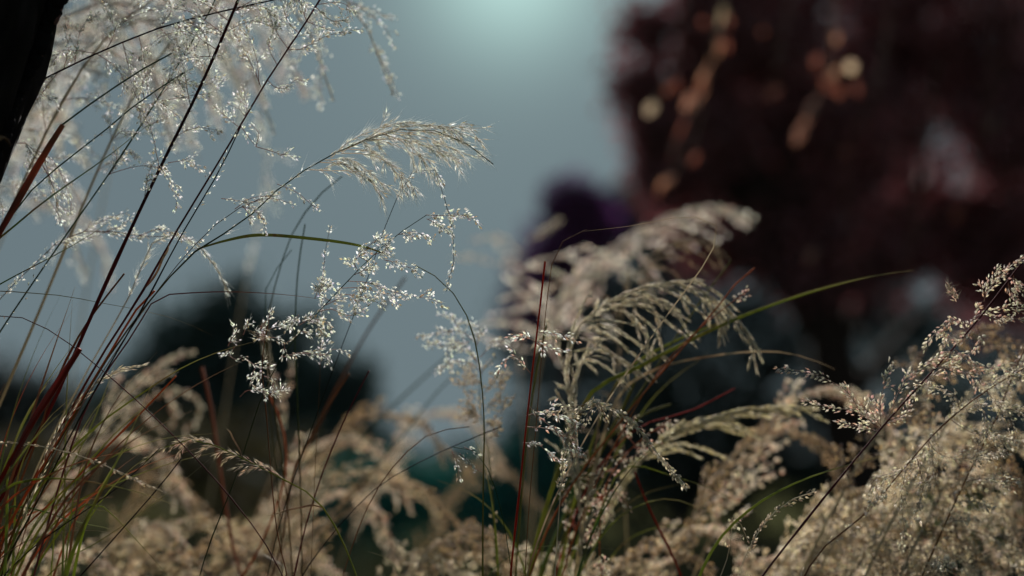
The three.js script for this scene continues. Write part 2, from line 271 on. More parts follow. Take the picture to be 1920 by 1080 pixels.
// one stalk. o.path from root to tip; r [root, tip] radius (m); col [root, tip]; head: {kind, branches: [[...px]], auto: {...}}; leaves; sheath
function stalk(label, o) {
  const d = o.d ?? 1, g = new THREE.Group(); g.name = numbered(o.name ?? 'grass_stalk');
  const pts = smooth(o.local ? o.path : grounded(px3(o.path, d)), o.n ?? 48), base = pts[0].clone(); g.position.copy(base);
  const [c0, c1] = o.col ?? [C.olive, C.plum], [ra, rb] = o.r ?? [0.0012, 0.0006], N = pts.length - 1;
  const st = new MB(), rad = (u) => ra + (rb - ra) * u, ph = rr(0, 5);
  st.tube(pts, (u) => rad(u) * (1 + (o.node === false ? 0 : 0.35 * Math.exp(-((((u * 5 + ph) % 1 - 0.5) * 14) ** 2)))), (u) => mixc(c0, c1, Math.min(1, Math.max(0, u * 1.2 - 0.1 + 0.25 * noise.noise(u * 14, ph, 0.5)))), { seg: 7 });
  g.add(st.mesh('stem', M.stem, base));
  for (const l of o.leaves ?? []) g.add(bladeMesh('leaf_blade', px3(l.path, l.d ?? d), l.w ?? 0.004, l.col ?? [C.green, C.lime], base, l.twist, l.lay));
  for (const s of o.sheath ?? []) { const m = new MB(), sp = smooth(px3(s.path, d), 14); m.tube(sp, (u) => s.w * (0.62 + 0.5 * Math.sin(u * 2.6 + 0.25)) , (u, q = 0) => { const k = 1 + 0.9 * noise.noise(q * 2.3, u * 2, 3) + 0.35 * noise.noise(u * 30, q, 1); return mixc(s.col[0], s.col[1], u).map((z) => z * Math.max(0.2, k)); }, { seg: 12, flat: 0.6, twist: 0.3 }); g.add(m.mesh('leaf_sheath', M.leaf, base)); }
  const h = o.head;
  if (h) {
    const kind = typeof h.kind === 'string' ? kk(h.kind, h.more) : h.kind, hd = new MB(), from = h.from ?? 0.7, sub = pts.slice(Math.floor(from * N));
    if (h.spike !== false) dress(hd, sub, { ...kind, ...(h.spike ?? { dens: kind.dens * 0.35 }), rachis: 0 });
    hd.tube(sub, (u) => rb * (1.03 - 0.6 * u), () => c1, { seg: 4 });
    const head = hd.mesh('seed_head', M.husk, base); g.add(head);
    const put = (bp, kd) => { const b = new MB(); dress(b, bp, kd); if (h.twigs) { const L = bp.length - 1; for (let t = 0; t < h.twigs; t++) { const k = 1 + Math.floor(rnd() * (L - 1)), dir = bp[k + 1 > L ? L : k + 1].clone().sub(bp[k]).normalize().addScaledVector(rdir(), 0.8); dress(b, sprig(bp[k], dir, rr(0.4, 1) * (h.twigLen ?? 0.014), h.droop ?? 0.2, 4), { ...kd, from: 0.2, rachis: 0.0002 }); } } head.add(b.mesh('seed_branch', M.husk, base)); };
    for (const br of h.branches ?? []) { const z = rr(-0.012, 0.012), bp = smooth(br.map((p, k) => P(p[0], p[1], (p[2] ?? h.d ?? d) + z * k / br.length)), 14); put(bp, kind); }
    const a = h.auto;
    if (a) for (let k = 0; k < a.n; k++) {
      const u = from + (1 - from) * ((k + rnd() * 0.7) / a.n), i = Math.min(N - 1, Math.floor(u * N)), t = pts[i + 1].clone().sub(pts[i]).normalize(), e = (u - from) / (1 - from);
      const side = rdir(); side.addScaledVector(t, -side.dot(t)).normalize(); if (a.side) side.addScaledVector(V(...a.side), a.bias ?? 0.8).normalize();
      const L = a.len * (1.05 - (a.shrink ?? 0.6) * e) * rr(0.65, 1.15), dir = t.clone().multiplyScalar(a.along ?? 1).addScaledVector(side, a.out ?? 0.7);
      put(sprig(pts[i], dir, L, a.droop ?? 0.4, 9, a.wig ?? 0.25), kind);
    }
  }
  if (o.scrap ?? (d > 0.9 && rnd() < 0.3)) {   // a dead leaf curling off the stem
    const i = Math.floor(N * rr(0.62, 0.86)), t = pts[i + 1].clone().sub(pts[i]).normalize(), q = sprig(pts[i], t.addScaledVector(rdir(), 0.6), rr(0.03, 0.07), 0.9, 5, 0.5);
    g.add(bladeMesh('dead_leaf', q, rr(0.0014, 0.0026), rnd() < 0.6 ? [C.brown, C.tan] : [C.tan, C.straw], base, rr(-2, 2), rr(0, 1.5)));
  }
  return finish(g, label, o.category ?? 'grass', o.group);
}
function bladeMesh(name, ctrl, w, col, base, twist = 0.3, lay = 0.35) {
  const m = new MB(), pts = smooth(ctrl, 64), ph = rr(0, 9);
  m.tube(pts, (u) => 0.5 * w * Math.max(0.05, Math.min(1, 0.45 + u * 2.2) * (1 - u ** 7)), (u, s = 1) => {      // paler midrib, blotches, a dry tip
    let c = mixc(col[0], col[1], Math.min(1, Math.max(0, u + 0.25 * noise.noise(u * 12, ph, 1))));
    if (s % 3 === 0) c = mixc(c, [c[0] * 1.5 + 0.02, c[1] * 1.4 + 0.02, c[2] * 1.3 + 0.01], 0.8);
    const b = noise.noise(u * 60, ph + s * 0.7, 4.4); if (b > 0.22) c = mixc(c, C.brown, Math.min(0.8, (b - 0.22) * 3));
    return u > 0.9 ? mixc(c, C.tan, (u - 0.9) * 7) : c;
  }, { seg: 6, flat: 0.16, twist: twist + 0.5 * Math.sin(ph * 5), lay });
  return m.mesh(name, M.leaf, base);
}
function blade(label, path, o = {}) {
  const ctrl = grounded(px3(path, o.d ?? 1)), g = new THREE.Group(); g.name = numbered('grass_shoot'); g.position.copy(ctrl[0]);
  const k = Math.max(2, ctrl.length - path.length);
  g.add(bladeMesh('blade', ctrl, o.w ?? 0.003, o.col ?? [C.green, C.lime], ctrl[0], o.twist, o.lay));
  const s = new MB(); s.tube(smooth(ctrl.slice(0, k), 10), (u) => 0.0016 * (1.2 - 0.5 * u), (u) => mixc(C.brown, (o.col ?? [C.green])[0], u), { seg: 6 }); g.add(s.mesh('leaf_sheath', M.stem, ctrl[0]));
  return finish(g, label, 'grass', o.group);
}
reseed(101);
// --- left tussock, in focus
stalk('thickest dark purple stem rising from lower left past the top edge', {
  d: 1.0, path: [[-40, 1010, 1.03], [20, 905, 1.02], [95, 765, 1.01], [150, 640], [215, 495], [300, 315], [372, 170], [432, 35], [462, -40], [520, -160]], r: [0.0024, 0.0011], col: [C.red, C.dark],
  head: { kind: 'sparkle', from: 0.80, twigs: 5, branches: [[[405, 92], [350, 60], [300, 70], [262, 110]], [[418, 62], [350, 20], [280, 20], [225, 45]], [[418, 62], [470, 40], [520, 50], [560, 45]], [[440, 20], [480, 10], [520, 25]], [[400, 105], [350, 110], [310, 135]], [[430, 40], [380, 5], [330, -10], [260, 0]], [[440, 20], [500, -10], [560, 0], [600, 25]], [[395, 115], [380, 60], [340, 40]]], auto: { n: 8, len: 0.07, out: 0.8, droop: 0.6 } },
});
stalk('slim red brown stem right of the thickest one, seed sprays at its top', {
  d: 1.0, path: [[-30, 1060, 1.03], [30, 960, 1.02], [110, 810], [190, 668], [262, 555], [330, 435], [400, 320], [455, 228], [500, 152], [541, 90], [595, 8], [640, -70]], r: [0.0018, 0.0006], col: [C.rust, C.plum],
  head: { kind: 'sparkle', from: 0.83, spike: { dens: 40 }, twigs: 4, branches: [
    [[490, 164], [470, 118], [450, 82], [434, 52]], [[486, 158], [481, 110], [466, 70], [449, 55]], [[541, 92], [522, 66], [508, 36], [500, 10]], [[541, 92], [560, 93], [588, 80], [613, 67], [645, 60], [677, 54]],
    [[502, 150], [515, 163], [530, 166], [545, 158], [552, 150], [577, 153]], [[591, 12], [608, 28], [624, 39], [652, 36]], [[560, 62], [540, 40], [530, 10]], [[575, 40], [600, 50], [640, 62]], [[575, 40], [565, 10], [570, -20]], [[520, 122], [505, 90], [512, 60], [520, 30]],
    [[460, 219], [448, 200], [452, 190]], [[460, 219], [462, 200], [458, 186]], [[595, 8], [640, 5], [665, 20], [676, 27]], [[600, 0], [570, -10], [540, 20], [520, 48]], [[530, 108], [550, 75], [580, 60]], [[449, 239], [430, 224], [413, 207]]] },
});
stalk('thin dark twin stem running close along the slim red brown stem', {
  d: 0.995, path: [[10, 1060], [60, 960], [158, 768], [270, 572], [340, 441], [410, 322], [440, 262], [452, 236]], r: [0.0012, 0.0005], col: [C.olive, C.dark],
  head: { kind: 'sparkle', from: 0.93, branches: [[[452, 237], [470, 262], [480, 275]], [[480, 275], [505, 282], [530, 290], [560, 296]], [[480, 275], [485, 250], [470, 232]], [[525, 292], [542, 283], [545, 278]]] },
});
stalk('arched stem ending in a silky white plume against the sky', {
  d: 1.0, path: [[20, 1010], [70, 900], [150, 760], [190, 690], [280, 565], [370, 468], [450, 420], [530, 348], [600, 302], [680, 264], [750, 243], [820, 246], [880, 272], [925, 308]], r: [0.0016, 0.00035], col: [C.rust, C.deep],
  leaves: [{ path: [[370, 467], [420, 452], [480, 441], [580, 447], [680, 462], [742, 484]], w: 0.0031, col: [C.olive, C.lime], lay: 0.15 }],
  head: { kind: 'feather', from: 0.80, twigs: 5, twigLen: 0.02, droop: 0.5, d: 1.0, branches: [
    [[600, 304], [640, 308], [680, 325], [705, 350], [718, 375]], [[610, 300], [660, 300], [700, 330], [728, 355]], [[640, 285], [690, 262], [730, 268], [780, 290], [810, 305]], [[660, 275], [720, 250], [780, 262], [830, 285], [862, 300]], [[680, 264], [740, 232], [800, 235], [850, 246], [905, 262]],
    [[700, 255], [760, 238], [820, 236], [870, 240], [912, 240]], [[640, 287], [690, 290], [735, 310], [765, 340], [786, 362]], [[720, 250], [770, 275], [800, 310], [815, 340]], [[655, 280], [700, 285], [740, 320], [768, 352]], [[740, 246], [800, 258], [850, 280], [900, 296]], [[755, 243], [815, 250], [865, 266], [908, 290]], [[620, 296], [660, 262], [700, 245], [740, 228]], [[690, 262], [760, 262], [810, 280], [850, 296]],
    [[580, 318], [620, 320], [665, 322], [700, 345], [712, 366]]] },
});
stalk('fine stem with one long drooping string of seeds below the white plume', {
  d: 1.02, path: [[520, 1000, 1.04], [600, 760, 1.04], [690, 520, 1.03], [740, 380], [775, 320], [803, 300], [822, 335], [838, 390], [850, 440], [851, 490], [843, 525], [836, 547]], r: [0.0006, 0.00025], col: [C.deep, C.dark], node: false,
  head: { kind: 'sparkle', from: 0.86, more: { spread: 0.0022 }, spike: { dens: 700, spread: 0.0024 }, branches: [[[803, 302], [818, 322], [834, 352]], [[838, 390], [846, 410], [850, 425]]] },
});
stalk('two small seed sprays on thin side twigs crossing below the plume stem', {
  d: 1.0, path: [[100, 860], [230, 640], [330, 500], [400, 425], [452, 388], [500, 368]], r: [0.0006, 0.0003], col: [C.rust, C.brown], node: false,
  head: { kind: 'sparkle', from: 0.9, twigs: 2, branches: [[[452, 388], [480, 395], [494, 418], [500, 440]], [[455, 385], [468, 405], [472, 420]], [[470, 380], [510, 372], [555, 385]], [[440, 392], [470, 372], [520, 366]], [[520, 345], [555, 360], [590, 389]], [[415, 372], [440, 375], [465, 380]]] },
});
stalk('stem with a rust red sheath at mid height, far left', {
  d: 0.98, path: [[-150, 760], [-60, 560], [0, 432], [60, 332], [115, 236], [180, 188], [260, 134], [322, 100]], r: [0.0018, 0.0006], col: [C.rust, C.deep],
  sheath: [{ path: [[-20, 470], [20, 400], [70, 312], [100, 262], [118, 234]], w: 0.0026, col: [[0.22, 0.035, 0.015], [0.34, 0.10, 0.04]] }],
});
stalk('thin dark stem arching out from the black trunk along the top left', {
  d: 1.01, path: [[-190, 330], [-60, 225], [66, 157], [130, 124], [200, 92], [300, 52], [400, 25], [490, 5], [570, -14]], r: [0.0014, 0.0006], col: [C.plum, C.dark],
  head: { kind: 'sparkle', from: 0.62, twigs: 5, spike: { dens: 60 }, branches: [[[120, 128], [128, 90], [124, 60], [130, 35]], [[140, 120], [150, 60], [170, 25]], [[200, 92], [215, 60], [200, 20], [190, -5]], [[230, 80], [240, 120], [255, 160], [262, 190]], [[260, 66], [270, 110], [278, 150], [272, 175]], [[180, 100], [120, 95], [95, 120]], [[300, 52], [320, 20], [310, -10]], [[330, 44], [350, 70], [345, 110]], [[350, 40], [400, 62], [430, 55]], [[110, 133], [90, 160], [80, 175]], [[86, 148], [70, 172], [105, 186]], [[180, 100], [210, 120], [232, 150], [228, 178]], [[300, 52], [330, 90], [325, 118]]] },
});
stalk('thin straight stem behind the leaning trunk ending beside a small spray', {
  d: 1.0, path: [[-120, 640], [-40, 500], [0, 440], [45, 372], [110, 312], [190, 250], [260, 192], [345, 136]], r: [0.0012, 0.0005], col: [C.olive, C.deep],
  head: { kind: 'sparkle', from: 0.9, twigs: 4, branches: [[[262, 190], [255, 180], [248, 160], [240, 128]], [[270, 185], [268, 160], [275, 135]], [[290, 175], [300, 190], [320, 208]], [[300, 168], [330, 150], [352, 130]], [[250, 198], [262, 205], [268, 216]], [[330, 145], [345, 160], [352, 150]]] },
});
blade('green blade slanting across the pale sprays at far left', [[-120, 540], [0, 446], [80, 380], [150, 330], [200, 295], [270, 240], [322, 203]], { w: 0.0031, col: [C.green, C.green], lay: 0.15, d: 0.99 });
blade('lower green blade parallel to the slanting one at far left', [[-90, 590], [0, 533], [50, 506], [100, 480], [170, 440], [240, 390]], { w: 0.0027, col: [C.deep, C.green], lay: 0.15, d: 1.0 });
stalk('thin olive stem crossing behind the thickest stem with hanging sprays', {
  d: 1.03, path: [[-70, 740], [0, 622], [55, 540], [120, 446], [200, 332], [270, 226], [342, 108], [400, 8], [420, -40]], r: [0.0012, 0.0005], col: [C.olive, C.deep],
  head: { kind: 'sparkle', from: 0.62, twigs: 4, spike: { dens: 60 }, branches: [[[205, 326], [255, 312], [288, 312], [310, 325], [325, 355], [334, 390]], [[210, 322], [225, 296], [236, 286], [252, 285]], [[288, 312], [305, 318], [318, 322]], [[205, 328], [218, 300], [216, 280]], [[270, 226], [290, 190], [320, 205]], [[300, 180], [340, 140], [362, 128]], [[330, 130], [360, 160], [420, 150]], [[300, 190], [352, 180], [398, 172], [422, 148]], [[215, 258], [228, 246], [262, 250]], [[280, 235], [300, 225], [318, 218]], [[340, 112], [372, 80], [380, 40]], [[340, 112], [330, 70], [345, 30]], [[385, 30], [360, 0], [340, -20]], [[315, 305], [350, 302], [378, 318]]] },
});
stalk('spray of white seeds drooping left of the rust red sheath', {
  d: 1.02, path: [[-260, 640], [-160, 420], [-60, 300], [20, 262], [62, 276], [90, 305]], r: [0.001, 0.0003], col: [C.deep, C.brown],
  head: { kind: 'sparkle', from: 0.8, twigs: 3, branches: [[[48, 270], [62, 290], [78, 305]], [[62, 278], [96, 298], [120, 340], [135, 385], [140, 400]], [[72, 296], [92, 330], [104, 370], [112, 420]], [[84, 300], [98, 340], [128, 372]], [[80, 310], [100, 350], [108, 405]], [[20, 262], [-10, 250], [-30, 260]]] },
});
stalk('level spray of white seeds crossing the sky low at left', {
  d: 1.05, path: [[-160, 780], [-60, 640], [0, 560], [60, 500], [120, 446], [180, 432], [260, 442], [320, 444]], r: [0.0008, 0.0003], col: [C.deep, C.brown],
  head: { kind: 'sparkle', from: 0.78, twigs: 4, spike: { dens: 500 }, branches: [[[150, 438], [190, 415], [240, 398]], [[180, 432], [230, 442], [290, 446]], [[260, 442], [300, 430], [330, 440], [365, 450]], [[200, 434], [230, 422], [246, 408]], [[100, 460], [140, 450], [170, 450]]] },
});
stalk('bent olive blade tip hanging right of the thin twin stem', {
  d: 1.06, path: [[60, 900], [150, 720], [240, 560], [300, 440], [345, 440], [382, 470], [410, 510], [430, 550]], r: [0.0012, 0.0005], col: [C.olive, C.straw], node: false,
  head: { kind: 'feather', from: 0.86, spike: { dens: 500 } },
});
stalk('broken blood red stem with a blunt top in the left tussock', {
  d: 0.97, path: [[-60, 1030], [-15, 930], [50, 812], [100, 735], [150, 655]], r: [0.0022, 0.0017], col: [[0.08, 0.008, 0.008], [0.22, 0.02, 0.012]], node: false,
  sheath: [{ path: [[20, 870], [60, 792], [110, 715], [150, 654]], w: 0.0027, col: [[0.16, 0.012, 0.010], [0.38, 0.035, 0.020]] }],
});
blade('dark red blade kinked over to the right at mid height', [[150, 792], [190, 712], [240, 640], [282, 572], [292, 557], [310, 553], [360, 549], [430, 547], [540, 553], [650, 568]], { w: 0.0020, col: [[0.2, 0.03, 0.02], [0.12, 0.02, 0.03]], lay: 0.15, twist: 0.2 });
blade('long thin blade crossing level at the left edge', [[-120, 640], [-70, 560], [-30, 546], [50, 549], [120, 555], [190, 568], [270, 583], [340, 602], [400, 630]], { w: 0.0017, col: [C.rust, C.olive], lay: 0.15 });
stalk('short red brown stub leaning among the left stems', { d: 1.01, path: [[20, 960], [70, 820], [110, 705], [160, 610], [200, 555], [233, 513]], r: [0.0015, 0.0008], col: [C.red, C.brown] });
stalk('rust red stem just right of the broken red one', { d: 1.0, path: [[10, 1000], [90, 860], [150, 755], [200, 672], [262, 572], [290, 545]], r: [0.0018, 0.0009], col: [C.red, C.rust] });
blade('bright green blade arching right over the blurred plumes', [[40, 980], [100, 880], [180, 800], [270, 735], [350, 685], [430, 653], [480, 640]], { w: 0.0027, col: [C.green, C.lime], lay: 0.15 });
blade('green blade lying out level low at left', [[-30, 960], [20, 910], [90, 897], [179, 905], [256, 922], [310, 940], [353, 958]], { w: 0.0037, col: [C.green, C.lime], lay: 0.15, d: 0.97 });
blade('lower green blade dipping right near the bottom left', [[-40, 990], [20, 950], [85, 960], [140, 978], [200, 990], [260, 1010]], { w: 0.0033, col: [C.green, C.green], lay: 0.15 });
blade('olive blade bowing down to the bottom edge at left', [[60, 1080], [110, 1000], [150, 950], [185, 946], [212, 966], [247, 1003], [294, 1055], [330, 1100]], { w: 0.0031, col: [C.olive, C.lime], lay: 0.15 });
stalk('small feathery spike nodding left on a green stem', { d: 1.0, path: [[640, 1010, 1.02], [585, 930], [520, 893], [460, 862], [410, 838], [360, 824], [325, 832], [295, 848], [270, 866]], r: [0.0011, 0.0005], col: [C.olive, C.lime], head: { kind: 'feather', from: 0.89, more: { hairLen: 0.008, cols: [C.straw, C.pink] }, spike: { dens: 500, spread: 0.002 }, auto: { n: 12, len: 0.022, out: 0.5, droop: 0.9, shrink: 0.2 } } });
stalk('slender pale spike among the lower left stems', { d: 1.0, path: [[20, 1040], [60, 930], [105, 820], [149, 748], [183, 716], [215, 697], [268, 686]], r: [0.001, 0.0004], col: [C.green, C.straw], head: { kind: 'finger', from: 0.82, spike: { dens: 1300, spread: 0.003 } } });
stalk('dark wiry stem slanting down through the left tussock', { d: 0.99, path: [[520, 1060], [430, 930], [307, 799], [204, 705], [94, 620], [20, 590], [-10, 592]], r: [0.0008, 0.0004], col: [C.plum, C.plum], node: false });
stalk('orange brown stem leaning right across the blurred plumes', { d: 1.02, path: [[10, 1030], [120, 920], [205, 833], [273, 765], [330, 705]], r: [0.0012, 0.0007], col: [C.brown, C.rust] });
stalk('dark wiry stem at bottom left leaning right', { d: 0.98, path: [[100, 1140], [160, 1070], [294, 918], [340, 860]], r: [0.0009, 0.0005], col: [C.deep, C.dark] });
stalk('second dark wiry stem beside the one leaning right', { d: 0.98, path: [[0, 1090], [64, 1025], [226, 910], [300, 840]], r: [0.0009, 0.0004], col: [C.dark, C.dark] });
stalk('wiry stem with a few glinting seeds at lower left', { d: 0.97, path: [[-30, 830], [60, 835], [120, 845], [183, 867], [251, 897], [305, 922]], r: [0.0007, 0.0003], col: [C.red, C.straw], head: { kind: 'straw', from: 0.8, spike: { dens: 350, spread: 0.0012 } } });
reseed(140);
const LW = ['dark red', 'fresh green', 'lime green', 'olive', 'rusty brown'], SH = [];
for (let k = 0; k < 30; k++) { // the crowd of thin shoots at the foot of the left tussock
  const x0 = rr(-60, 150), y0 = rr(940, 1070), a = rr(-0.3, 1.35), L = rr(200, 480), bend = rr(-0.2, 0.6), p = [[x0, y0]];
  for (let q = 1; q <= 4; q++) { const t = q / 4, an = a + bend * t; p.push([x0 + Math.sin(an) * L * t, y0 - Math.cos(an) * L * t]); }
  SH.push(p);
}
SH.sort((a, b) => a[4][0] - b[4][0]).forEach((p, k) => { const c = k % 5, nth = ['first', 'second', 'third', 'fourth', 'fifth', 'sixth'][Math.floor(k / 5)];
  blade(`${nth} from left of the thin ${LW[c]} shoots in the left tussock`, p, { w: rr(0.0016, 0.0042), col: [[C.red, C.rust], [C.green, C.lime], [C.green, [0.30, 0.34, 0.05]], [C.olive, C.lime], [C.rust, C.brown]][c], d: rr(0.95, 1.06), lay: rr(0, 1), group: 'thin shoots of the left tussock' }); });
// --- stems left of the middle
reseed(160);
stalk('thin stem forking upward left of the sparkling sprays', { d: 1.1, path: [[540, 960], [520, 800], [500, 640], [504, 590], [520, 520], [552, 430], [600, 365], [642, 330]], r: [0.0010, 0.0005], col: [C.rust, C.deep] });
stalk('upright reddish stem beside the forking one', { d: 1.09, path: [[565, 980], [558, 760], [553, 640], [556, 540], [562, 480], [572, 420]], r: [0.0011, 0.0006], col: [C.rust, C.deep] });
stalk('stub of a thin stem bending right above the dark tree', { d: 1.1, path: [[520, 900], [505, 760], [498, 600], [504, 520], [530, 494], [547, 468]], r: [0.0007, 0.0004], col: [C.rust, C.deep] });
stalk('blurred red brown stick standing before the dark tree', { d: 1.22, path: [[455, 1090], [440, 1040], [420, 930], [395, 760], [378, 688]], r: [0.0020, 0.0018], col: [C.rust, [0.26, 0.10, 0.06]], node: false });
stalk('short red twig left of the pale sky gap', { d: 1.05, path: [[560, 1040], [600, 900], [640, 800], [655, 768], [692, 695]], r: [0.0009, 0.0006], col: [C.red, C.plum] });
stalk('blurred brown stem leaning right toward the pale sky gap', { d: 1.28, path: [[500, 1090], [540, 920], [620, 750], [690, 620], [760, 520]], r: [0.0019, 0.0012], col: [C.rust, C.brown] });
stalk('dull red stem rising from the bottom left of the middle', { d: 1.15, path: [[430, 1120], [480, 1040], [535, 890], [530, 800], [505, 740]], r: [0.0014, 0.0009], col: [C.red, C.rust] });
stalk('brown stem curving from the bottom into the sparkling sprays', { d: 1.12, path: [[500, 1120], [530, 1010], [552, 880], [605, 780], [655, 700]], r: [0.0014, 0.0008], col: [C.rust, C.brown] });
stalk('long blurred stem slanting across the pale sky gap', { d: 1.38, path: [[480, 1090], [600, 930], [700, 800], [790, 712], [850, 660], [905, 615]], r: [0.0016, 0.0009], col: [C.brown, C.deep] });
stalk('second blurred stem slanting low across the pale sky gap', { d: 1.3, path: [[560, 1090], [660, 930], [750, 822], [820, 735], [875, 680]], r: [0.0012, 0.0007], col: [C.brown, C.deep] });
stalk('fine wiry stem bending over the blurred plumes at centre left', { d: 1.05, path: [[640, 1090], [700, 930], [760, 850], [810, 812], [880, 800]], r: [0.0007, 0.0004], col: [C.plum, C.brown] });
stalk('fine dark stem lying low across the bottom centre gap', { d: 1.06, path: [[560, 1090], [700, 920], [780, 870], [860, 832], [940, 800]], r: [0.0006, 0.0004], col: [C.dark, C.dark] });
stalk('sparkling zigzag spray of white seeds before the dark tree', {
  d: 1.0, path: [[540, 1090], [520, 1000], [506, 860], [498, 760], [491, 690], [498, 630], [506, 590]], r: [0.0009, 0.0004], col: [C.rust, C.brown], n: 60,
  head: { kind: 'sparkle', from: 0.86, spike: false, more: { spread: 0.0026, dens: 760 }, twigs: 2, twigLen: 0.011, branches: [[[427, 649], [433, 638], [439, 628], [447, 619]], [[456, 628], [462, 612], [468, 599]], [[489, 613], [498, 631], [521, 634], [533, 646], [530, 670]], [[489, 613], [500, 600], [513, 584]], [[501, 619], [517, 612], [530, 604]], [[530, 670], [548, 664], [566, 661], [596, 658], [619, 641]], [[560, 662], [590, 664], [607, 667], [625, 655], [655, 662]], [[600, 664], [615, 668], [619, 690]], [[427, 664], [441, 674], [456, 670], [480, 686], [507, 690]], [[486, 684], [489, 700], [480, 710], [470, 712]], [[495, 705], [513, 714], [510, 732], [522, 742], [530, 750]], [[450, 744], [462, 733], [489, 732], [519, 738], [545, 729]], [[533, 646], [554, 631], [566, 622], [584, 622]], [[480, 686], [470, 712], [478, 728], [500, 735]], [[440, 650], [434, 660], [428, 664]], [[498, 631], [480, 622], [489, 613]]] },
});
stalk('wide glittering spray of white seeds against the sky at centre left', {
  d: 1.0, path: [[380, 1060], [440, 900], [500, 722], [545, 645], [598, 584], [652, 527], [700, 478], [745, 440], [800, 403]], r: [0.0008, 0.0003], col: [C.plum, C.deep],
  head: { kind: 'sparkle', from: 0.72, spike: false, more: { wid: 0.0018, spread: 0.0042 }, twigs: 6, twigLen: 0.012, branches: [
    [[652, 527], [690, 530], [730, 545], [770, 555], [812, 562], [838, 577]], [[640, 540], [680, 540], [720, 552], [760, 562]], [[665, 515], [685, 505], [700, 498]], [[598, 584], [620, 580], [655, 592], [682, 584]], [[560, 610], [585, 598], [620, 608]], [[580, 600], [596, 612], [600, 622]], [[590, 560], [600, 540], [630, 530]], [[634, 551], [680, 556], [705, 566], [722, 575]], [[720, 487], [750, 494], [782, 510]], [[745, 440], [775, 435], [805, 445]], [[798, 403], [830, 404], [860, 403], [890, 409]], [[800, 410], [820, 420], [835, 430]], [[690, 490], [672, 478], [690, 462], [720, 440]], [[610, 572], [640, 560], [668, 562]], [[560, 590], [555, 600], [545, 606]], [[700, 478], [720, 470], [730, 455]], [[670, 508], [665, 490], [680, 474]], [[620, 565], [598, 548], [606, 536]]] },
});
stalk('single upright seed spikelet string standing in the sky gap', { d: 1.04, path: [[590, 900], [600, 700], [604, 560], [606, 510], [610, 470], [619, 424]], r: [0.0004, 0.0002], col: [C.deep, C.brown], node: false, head: { kind: 'sparkle', from: 0.87, more: { spread: 0.0018 }, spike: { dens: 600, spread: 0.0020 } } });
// --- centre plant
reseed(200);
stalk('dark red stem standing upright in the middle of the frame', {
  d: 1.0, path: [[955, 1110], [962, 1030], [972, 940], [985, 815], [1000, 680], [1012, 580], [1022, 490]], r: [0.0013, 0.0007], col: [C.rust, C.red],
  head: { kind: 'straw', from: 0.55, spike: false, twigs: 2, more: { spread: 0.0022, cols: [C.white, C.pink] }, branches: [[[1003, 640], [985, 632], [968, 632], [950, 631]], [[1005, 622], [1040, 626], [1062, 632], [1085, 642]], [[1000, 640], [1030, 652], [1048, 660]], [[985, 780], [1010, 774], [1050, 778], [1090, 802]], [[984, 800], [1030, 805], [1070, 830], [1100, 852]], [[980, 830], [1010, 835], [1040, 860], [1060, 868]], [[995, 700], [970, 672], [960, 668], [935, 690]], [[1060, 780], [1075, 790], [1082, 800]], [[990, 760], [1020, 790], [1050, 812], [1066, 840]]] },
});
stalk('hair thin stem tip leaning over the white plume', { d: 1.0, path: [[990, 980], [1005, 800], [1018, 640], [1030, 530], [1042, 470], [1066, 444], [1100, 430]], r: [0.0006, 0.0003], col: [C.olive, C.brown], node: false });
blade('thin pale tipped blade lying across the top of the white plume', [[1010, 1010], [1110, 800], [1230, 620], [1335, 470], [1346, 428], [1300, 406], [1240, 413], [1180, 424], [1130, 430], [1092, 434]], { w: 0.0017, col: [C.brown, C.straw], d: 1.0, lay: 0.15 });
stalk('olive stem bending left at the top beside the sky gap', {
  d: 1.02, path: [[905, 1090], [906, 900], [908, 800], [903, 720], [893, 650], [878, 598], [850, 550], [812, 515], [772, 494]], r: [0.0016, 0.0004], col: [C.olive, C.olive],
  head: { kind: 'sparkle', d: 1.1, from: 0.74, spike: false, twigs: 5, twigLen: 0.018, branches: [[[900, 690], [880, 660], [860, 640], [840, 636]], [[898, 680], [870, 640], [850, 600], [830, 590]], [[905, 700], [880, 680], [850, 680], [826, 690]], [[893, 650], [900, 620], [880, 600]], [[900, 670], [930, 640], [950, 640]], [[890, 640], [860, 620], [800, 630]], [[880, 640], [840, 655], [850, 700]], [[860, 640], [825, 650], [805, 640]]] },
});
stalk('grey blurred spray clustered on the olive stem', {
  d: 1.13, path: [[930, 1090], [925, 960], [915, 840], [900, 760], [905, 690], [930, 670]], r: [0.0012, 0.0004], col: [C.olive, C.olive],
  head: { kind: 'straw', from: 0.6, twigs: 4, twigLen: 0.02, branches: [[[905, 760], [880, 735], [872, 715]], [[905, 740], [930, 710], [950, 700]], [[905, 780], [880, 770], [880, 752]], [[905, 720], [880, 700], [875, 690]], [[908, 770], [935, 745], [938, 725]], [[910, 800], [940, 770], [945, 752]], [[908, 790], [885, 780], [868, 778]], [[912, 830], [935, 800], [930, 790]]] },
});
